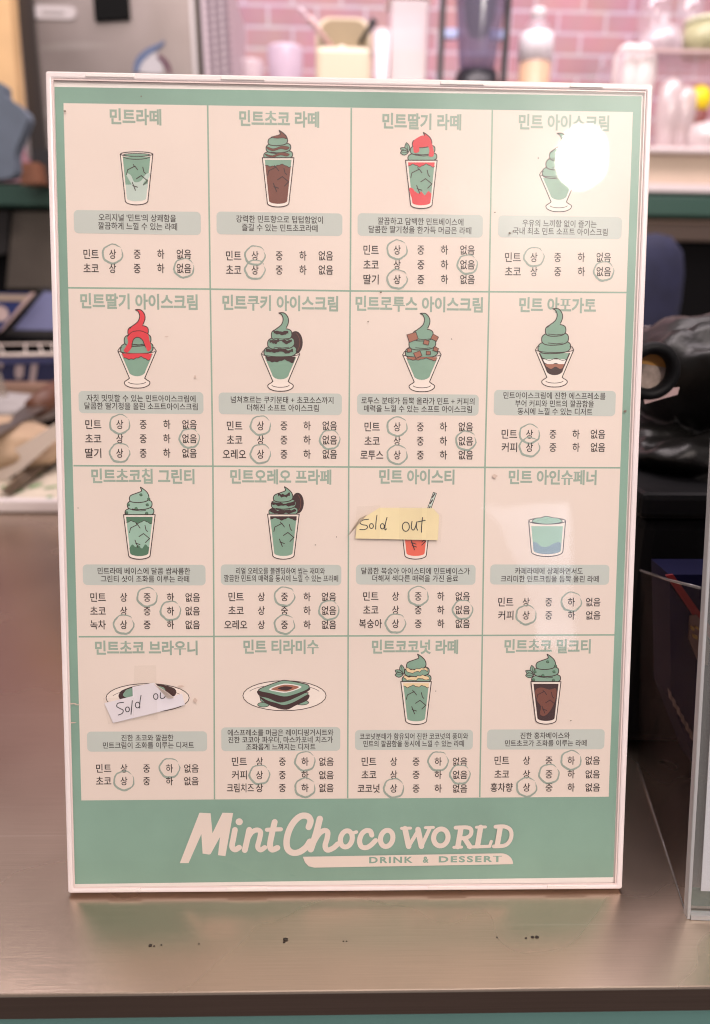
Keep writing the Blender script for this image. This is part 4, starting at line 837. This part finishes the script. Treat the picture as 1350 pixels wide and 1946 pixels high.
for i in range(14):
    for j in range(3):
        c = at_y(394 + j * 15 + i * .9, -40 + i * 14 - j * 3, YM - .004); s_ = .0045
        vs = [bm.verts.new((c.x + s_ * 1.5 * math.cos(t), c.y - .0004 * (j % 2), c.z + s_ * math.sin(t))) for t in [k * .7854 for k in range(8)]]; bm.faces.new(vs)
reparent(from_bm('vent_holes', bm, mat('vent hole', (.17, .12, .15, 1), .5)), mc)
sw = mat('blue swoosh', (.09, .13, .24, 1), .5)
def decal(pts, w, m, name='emblem'):
    c = curve(pts, 6); nn = len(c); L1, L2 = [], []
    for i, (x, y) in enumerate(c):
        x2, y2 = c[min(i + 1, nn - 1)]; x1, y1 = c[max(i - 1, 0)]; l = math.hypot(x2 - x1, y2 - y1) or 1; k = w * (.35 + .65 * math.sin(math.pi * min(1, i / nn + .15)))
        L1.append((x - (y2 - y1) / l * k, y + (x2 - x1) / l * k)); L2.append((x + (y2 - y1) / l * k, y - (x2 - x1) / l * k))
    return mp_(name, L1 + L2[::-1], m, .004, .002)
decal([(258, 138), (264, 116), (282, 98), (304, 86), (312, 78)], 6.5, sw); mp_('emblem', curve([(264, 136), (272, 114), (292, 100), (306, 108), (310, 128), (306, 140)], 4, True), mat('emblem silver', (.48, .46, .48, 1), .4), .003, .002); decal([(300, 106), (312, 116), (322, 132), (322, 142)], 5, mat('emblem dark red', (.10, .03, .06, 1), .5))
po = tag(slab('wooden_post', [(-80, -80), (12, -80), (36, 220), (-80, 220)], YM - .05, .08, mat('pale wood post', (.72, .47, .24, 1), .5, var=.08, scale=12)), 'pale orange wooden post at the upper left corner', 'post')
ap = bmesh.new()
outl = curve([(-40, 150), (4, 158), (10, 182), (30, 196), (52, 220), (44, 250), (28, 290), (24, 335), (-40, 340)], 4)
cl = slab('apron', outl, 1.2, .03, mat('blue grey cloth', (.13, .16, .21, 1), .85, var=.12, scale=20)); tag(cl, 'blue grey cloth hanging before the wooden post', 'cloth')
tag(slab('mug', [(36, 310), (70, 308), (78, 348), (40, 350)], YM - .06, .05, mat('brown mug', (.22, .09, .05, 1), .5, var=.3, scale=20)), 'reddish brown mug below the blue grey cloth', 'mug')

# ------------------------------------------------------------------ things along the shelf
zs_ = at_y(1300, 280, YBB).z                       # top of the shelf
def pxs(Y): return (Y - CAM.y) / F / math.cos(R_(17.6)) * .97
def stand_on(px, Y): p = at_y(px, 280, Y); return Vector((p.x, Y, zs_ + .0005))
def zpx(px, py, Y): return at_y(px, py, Y).z - zs_
Y1 = 1.62; k1 = (at_y(1001, 100, Y1) - at_y(1000, 100, Y1)).x
frost = clear('frosted plastic', (.95, .93, .95), f0=.06, rough=.3, diff=.55, dcol=(.85, .76, .80)); clearp = clear('clear cup plastic', (.97, .95, .97), f0=.07, rough=.08, diff=.14, dcol=(.85, .78, .84)); cap = mat('white cap', (.82, .74, .76, 1), .4)
# bottle
b0 = stand_on(1004, Y1); bt_ = tag(empty('bottle', b0), 'white labelled bottle with amber drink beside the blender', 'bottle')
def bz(py): return zpx(1004, py, Y1)
lathe('body', [(31 * k1, 0), (32 * k1, .01), (32 * k1, bz(80)), (29 * k1, bz(64)), (14 * k1, bz(38)), (12 * k1, bz(34))], clear('thin frosted plastic', (.95, .93, .95), f0=.06, rough=.3, diff=.2, dcol=(.85, .76, .80)), bt_); lathe('drink', [(29 * k1, .003), (30 * k1, bz(122)), (0.0, bz(121.5))], mat('amber drink', (.78, .50, .24, 1), .4), bt_)
lathe('label', [(32.6 * k1, bz(118)), (32.6 * k1, bz(80)), (29.8 * k1, bz(66))], mat('white label', (.80, .76, .80, 1), .5, var=.06, scale=40), bt_); lathe('cap', [(13 * k1, bz(36)), (13 * k1, bz(18)), (11.5 * k1, bz(17))], cap, bt_)
# blender in its frame
Y2 = 1.60; g0 = stand_on(898, Y2); bl_ = tag(empty('blender', g0), 'smoky blender jar between two black posts', 'blender')
def gz(py): return zpx(898, py, Y2)
blackp = mat('black plastic', (.012, .011, .016, 1), .35)
for x in (839, 961):
    X = at_y(x, 80, Y2).x - g0.x; tag(box('post', X - 5 * k1, X + 5 * k1, -.012, .012, 0, gz(-60), blackp, bl_, bev=.002))
smoke = clear('smoky jar', (.62, .60, .72), f0=.06, rough=.15, diff=.35, dcol=(.30, .27, .38))
lathe('jar', [(32 * k1, gz(140)), (36 * k1, gz(110)), (46 * k1, gz(0)), (50 * k1, gz(-60))], smoke, bl_, seg=20); lathe('blade_well', [(4 * k1, gz(74)), (18 * k1, gz(66)), (27 * k1, gz(40)), (32 * k1, gz(-20)), (33 * k1, gz(-60))], blackp, bl_)
lathe('base', [(44 * k1, 0), (44 * k1, gz(170)), (38 * k1, gz(139))], blackp, bl_)
for x0, x1 in ((845, 868), (930, 955)):
    a_, b_ = at_y(x0, 65, Y2).x - g0.x, at_y(x1, 65, Y2).x - g0.x; box('clip', a_, b_, -.01, .01, gz(75), gz(58), mat('blue clip', (.40, .46, .72, 1), .4), bl_)
# canister
Y3 = 1.70; c0 = stand_on(768, Y3); k3 = k1 * 1.04; ca = tag(empty('canister', c0), 'clear canister of beige powder with a cream lid', 'canister')
def cz(py): return zpx(768, py, Y3)
box('body', -36 * k3, 36 * k3, -.05, .05, 0, cz(12), clear('cloudy canister', (.95, .93, .95), f0=.06, rough=.2, diff=.45, dcol=(.75, .66, .70)), ca, bev=.006); box('powder', -33 * k3, 33 * k3, -.046, .046, .003, cz(106), mat('beige powder', (.58, .46, .40, 1), .9), ca); box('lid', -40 * k3, 40 * k3, -.055, .055, cz(11), cz(-4), mat('cream lid', (.78, .66, .54, 1), .4), ca, bev=.004)
box('hidden_side_cup', 0, .001, 0, .001, 0, .001, cap, ca) if False else None
tall_c = tag(empty('paper_cup', stand_on(722, Y3 - .06)), 'white upright cup left of the canister', 'cup'); lathe('cup_body', [(11 * k3, 0), (14 * k3, zpx(722, 60, Y3 - .06))], mat('white cup', (.80, .72, .74, 1), .5), tall_c); lathe('lip', [(14.6 * k3, zpx(722, 62, Y3 - .06)), (14.6 * k3, zpx(722, 58, Y3 - .06))], cap, tall_c)
# beige caddy with tongs
Y4 = 1.52; d0 = stand_on(652, Y4); k4 = k1 * .95; cy = tag(empty('caddy', d0), 'beige rounded caddy with spoons sticking out above the menu', 'caddy')
def dz(py): return zpx(652, py, Y4)
beige = mat('beige caddy', (.31, .24, .14, 1), .5, var=.05); beigel = mat('pale beige rim', (.76, .64, .48, 1), .5)
def arch(hw, top, rr_): return [(-hw, 0)] + [(-hw + rr_ + rr_ * math.cos(R_(a)), top - rr_ + rr_ * math.sin(R_(a))) for a in range(180, 89, -15)] + [(hw - rr_ + rr_ * math.cos(R_(a)), top - rr_ + rr_ * math.sin(R_(a))) for a in range(90, -1, -15)] + [(hw, 0)]
prism('rim', [(x, .0, z) for x, z in arch(51 * k4, dz(50), .03)], .05, beigel, cy); prism('back_panel', [(x, -.056, z) for x, z in arch(44 * k4, dz(56), .028)][::-1], .004, beige, cy); 
box('front_tray', -50 * k4, 48 * k4, -.11, -.057, 0, dz(118), beigel, cy, bev=.012)
for q_, m_ in (([(-20, 108), (-45, 80), (-62, 62)], mat('pale spoon', (.66, .44, .44, 1), .4)), ([(-30, 110), (-50, 78), (-80, 44)], clearp), ([(28, 100), (44, 78), (54, 62)], blackp)): tube('utensil', [(x * k4, -.06 - .01 * i, dz(y)) for i, (x, y) in enumerate(q_)], [.004, .005, .008], m_, cy)
for x, y, r_, m_, lab in ((-30, 132, 17, 'wrapped sweet cream', 'cream wrapped sweet at the left of the caddy'), (-4, 128, 15, 'wrapped sweet pale', 'pale wrapped sweet in the middle of the caddy'), (20, 132, 15, 'wrapped sweet white', 'whitish wrapped sweet right of the middle one in the caddy'), (38, 128, 13, 'black wrapped sweet', 'black sweet at the right of the caddy')):
    colr = {'wrapped sweet cream': (.82, .68, .5, 1), 'wrapped sweet pale': (.86, .78, .68, 1), 'wrapped sweet white': (.74, .60, .46, 1), 'black wrapped sweet': (.012, .01, .01, 1)}[m_]
    o = crumple('wrapped_sweet', d0 + Vector((x * k4, -.085, dz(y))), (r_ * k4, .015, r_ * k4 * .9), mat(m_, colr, .35), x * .3, .3, 9, 3); tag(o, lab, 'sweet', 'sweets in the caddy')
# pale jars at the foot of the wall
for x, w, h_, c, lab in ((480, 28, 118, (.74, .62, .66, 1), 'small white bowl left of the caddy'), (545, 36, 92, (.72, .60, .72, 1), 'lilac white tub between the caddy and the bowl')):
    o = lathe('tub', [(w * .7 * k1, 0), (w * k1, zpx(x, h_ + 6, Y3)), (w * .98 * k1, zpx(x, h_, Y3)), (w * .85 * k1, zpx(x, h_ + 2, Y3)), (0, zpx(x, h_ + 10, Y3))], clear('tub plastic %d' % x, (.95, .93, .96), diff=.7, dcol=c[:3]), None, stand_on(x, Y3)); tag(o, lab, 'tub')
# acrylic riser on the right with glasses
Y5 = 1.58; rs = tag(empty('acrylic_riser', stand_on(1270, Y5)), 'clear acrylic riser holding upside down glasses on the cream shelf', 'riser'); r0 = stand_on(1270, Y5)
zt5 = zpx(1270, 107, Y5); xa, xb = at_y(1168, 110, Y5).x - r0.x, at_y(1500, 110, Y5).x - r0.x
box('shelf', xa, xb, -.05, .12, zt5 - .006, zt5, clear('riser acrylic', (.96, .94, .96), f0=.06, rough=.06, diff=.2, dcol=(.85, .75, .75)), rs); box('leg', xa, xa + .004, -.05, .12, 0, zt5 - .0065, clearp, rs); box('edge_strip', xa, xb, -.0535, -.0505, zt5 - .007, zt5 - .001, mat('riser edge', (.62, .46, .44, 1), .3), rs)
def onr(px, dy=0): p = at_y(px, 107, Y5 + dy); return Vector((p.x, Y5 + dy, zs_ + zt5 + .0008))
def rz(py): return zpx(1250, py, Y5) - zt5
o = lathe('upturned_bowl', [(40 * k1, 0), (39 * k1, rz(80)), (30 * k1, rz(58)), (16 * k1, rz(48)), (9 * k1, rz(44)), (12 * k1, rz(28)), (0, rz(27))], clear('frosted bowl', (.95, .92, .94), f0=.08, rough=.2, diff=.45, dcol=(.78, .70, .73)), None, onr(1253)); tag(o, 'frosted dome shaped glass upside down on the riser', 'glass')
for x, dy, w, lab in ((1235, .06, 34, 'tall clear tumbler behind the frosted dome glass'), (1300, .07, 30, 'tall clear tumbler behind the green tin')):
    o = lathe('tumbler', [(w * k1, 0), (w * .72 * k1, rz(-90))], clearp, None, onr(x, dy)); tag(o, lab, 'glass', 'tall tumblers on the riser')
gt = tag(empty('green_tin', onr(1335)), 'pale green tin with a cream lid at the right end of the riser', 'tin'); lathe('tin_body', [(38 * k1, 0), (38 * k1, rz(48))], mat('pale green tin', (.44, .43, .25, 1), .35, var=.12, scale=25), gt); lathe('tin_lid', [(39.5 * k1, rz(47.5)), (39.5 * k1, rz(38)), (37 * k1, rz(37))], mat('tin lid', (.66, .66, .46, 1), .35), gt)
# wrapped white cups and the yellow ball below
Y6 = Y5 - .01
eg = mat('white glazed', (.86, .78, .76, 1), .3); 
for x, w, lab in ((1190, 26, 'left white egg shaped cup under the riser'), (1216, 28, 'right white egg shaped cup under the riser')):
    p = at_y(x, 150, Y6); o = lathe('white_cup', [(.6 * w * k1, -70 * k1 * 2.0), (w * k1, -10 * k1), (w * .95 * k1, 18 * k1), (w * .6 * k1, 34 * k1), (0, 40 * k1)], eg, None, (0, 0, 0)); o.location = (p.x, Y6, zs_ + 142 * k1); tag(o, lab, 'cup', 'white cups under the riser')
for x, w, ht, lab in ((1262, 24, 150, 'wrapped cup stack nearest the menu on the cream shelf'), (1290, 22, 165, 'wrapped cup stack between the menu and the yellow ball')):
    o = lathe('wrapped_cups', [(w * .75 * k1, 0), (w * k1, zpx(x, 215, Y5 - .03)), (w * .9 * k1, zpx(x, ht + 15, Y5 - .03)), (w * .45 * k1, zpx(x, ht, Y5 - .03))], clear('wrap %d' % x, (.95, .93, .93), f0=.08, rough=.15, diff=.55, dcol=(.80, .68, .68)), None, stand_on(x, Y5 - .03)); tag(o, lab, 'cup stack', 'wrapped cup stacks')
o = lathe('wrapped_bundle', [(40 * k1, 0), (42 * k1, zpx(1340, 262, Y5 - .045)), (34 * k1, zpx(1340, 238, Y5 - .045)), (0, zpx(1340, 230, Y5 - .045))], clear('white wrap', (.95, .93, .93), f0=.08, rough=.15, diff=.75, dcol=(.84, .74, .74)), None, stand_on(1345, Y5 - .045)); tag(o, 'low white wrapped bundle before the yellow ball', 'bundle')
yb = tag(empty('yellow_figure', stand_on(1315, Y5 + .0)), 'bright yellow ball on a small reddish brown pot', 'ornament')
def yz(py): return zpx(1315, py, Y5)
lathe('pot', [(13 * k1, 0), (20 * k1, yz(214)), (17 * k1, yz(212))], mat('reddish brown pot', (.22, .06, .05, 1), .5), yb); bm = bmesh.new(); bmesh.ops.create_uvsphere(bm, u_segments=24, v_segments=14, radius=1)
for v in bm.verts: v.co = Vector((v.co.x * 23 * k1, v.co.y * 22 * k1, v.co.z * 25 * k1 + yz(190)))
from_bm('ball', bm, mat('bright yellow', (.93, .72, .01, 1), .45), yb, True)

# ================================================================== behind the photographer: the lit lamp and the window that the cover mirrors
def mirror(px, py, dist):
    u, v = sg(px, py, .0007); q_ = Vector((u, v, .0007)) - CS; q_.normalize(); q_.z = -q_.z; return M @ (Vector((u, v, .0007)) + q_ * dist), M @ q_
P, dq = mirror(1103, 302, 1.55)
lp = empty('pendant_lamp', P, dq.to_track_quat('Z', 'Y').to_euler()); tag(lp, 'round lit lamp mirrored in the upper right of the menu cover', 'lamp')
rad = .5 * 93 / F * 1.82
lathe('lamp_disc', [(0, -.004), (rad, -.004), (rad, .0), (0, .0)], glow('lit lamp face', (1, .93, .84), 320), lp, seg=40); lathe('lamp_shade', [(rad + .002, -.006), (rad + .012, .0), (rad * .8, .10), (rad * .3, .16), (.01, .17)], mat('white lamp shade', (.75, .7, .68, 1), .5), lp, seg=40, open_=True)
tube('cord', [(0, 0, .17), (0, 0, .5)], .004, blackp, lp)
wn = [mirror(x, y, 1.9)[0] for x, y in ((926, 962), (1086, 966), (1096, 1225), (1022, 1225), (1000, 1095))]
we = tag(empty('window', wn[0]), 'cool daylight window mirrored in the right of the menu cover', 'window')
reparent(prism('pane', wn, .004, glow('daylight pane', (.74, .84, 1), 5)), we)
mid = sum(wn, Vector()) / 5; nw = (wn[1] - wn[0]).cross(wn[2] - wn[0]).normalized(); nw *= 1 if nw.dot(mid) > 0 else -1
reparent(prism('frame', [mid + (p - mid) * 1.08 + nw * .02 for p in wn], .006, mat('window frame', (.2, .18, .17, 1), .5)), we)
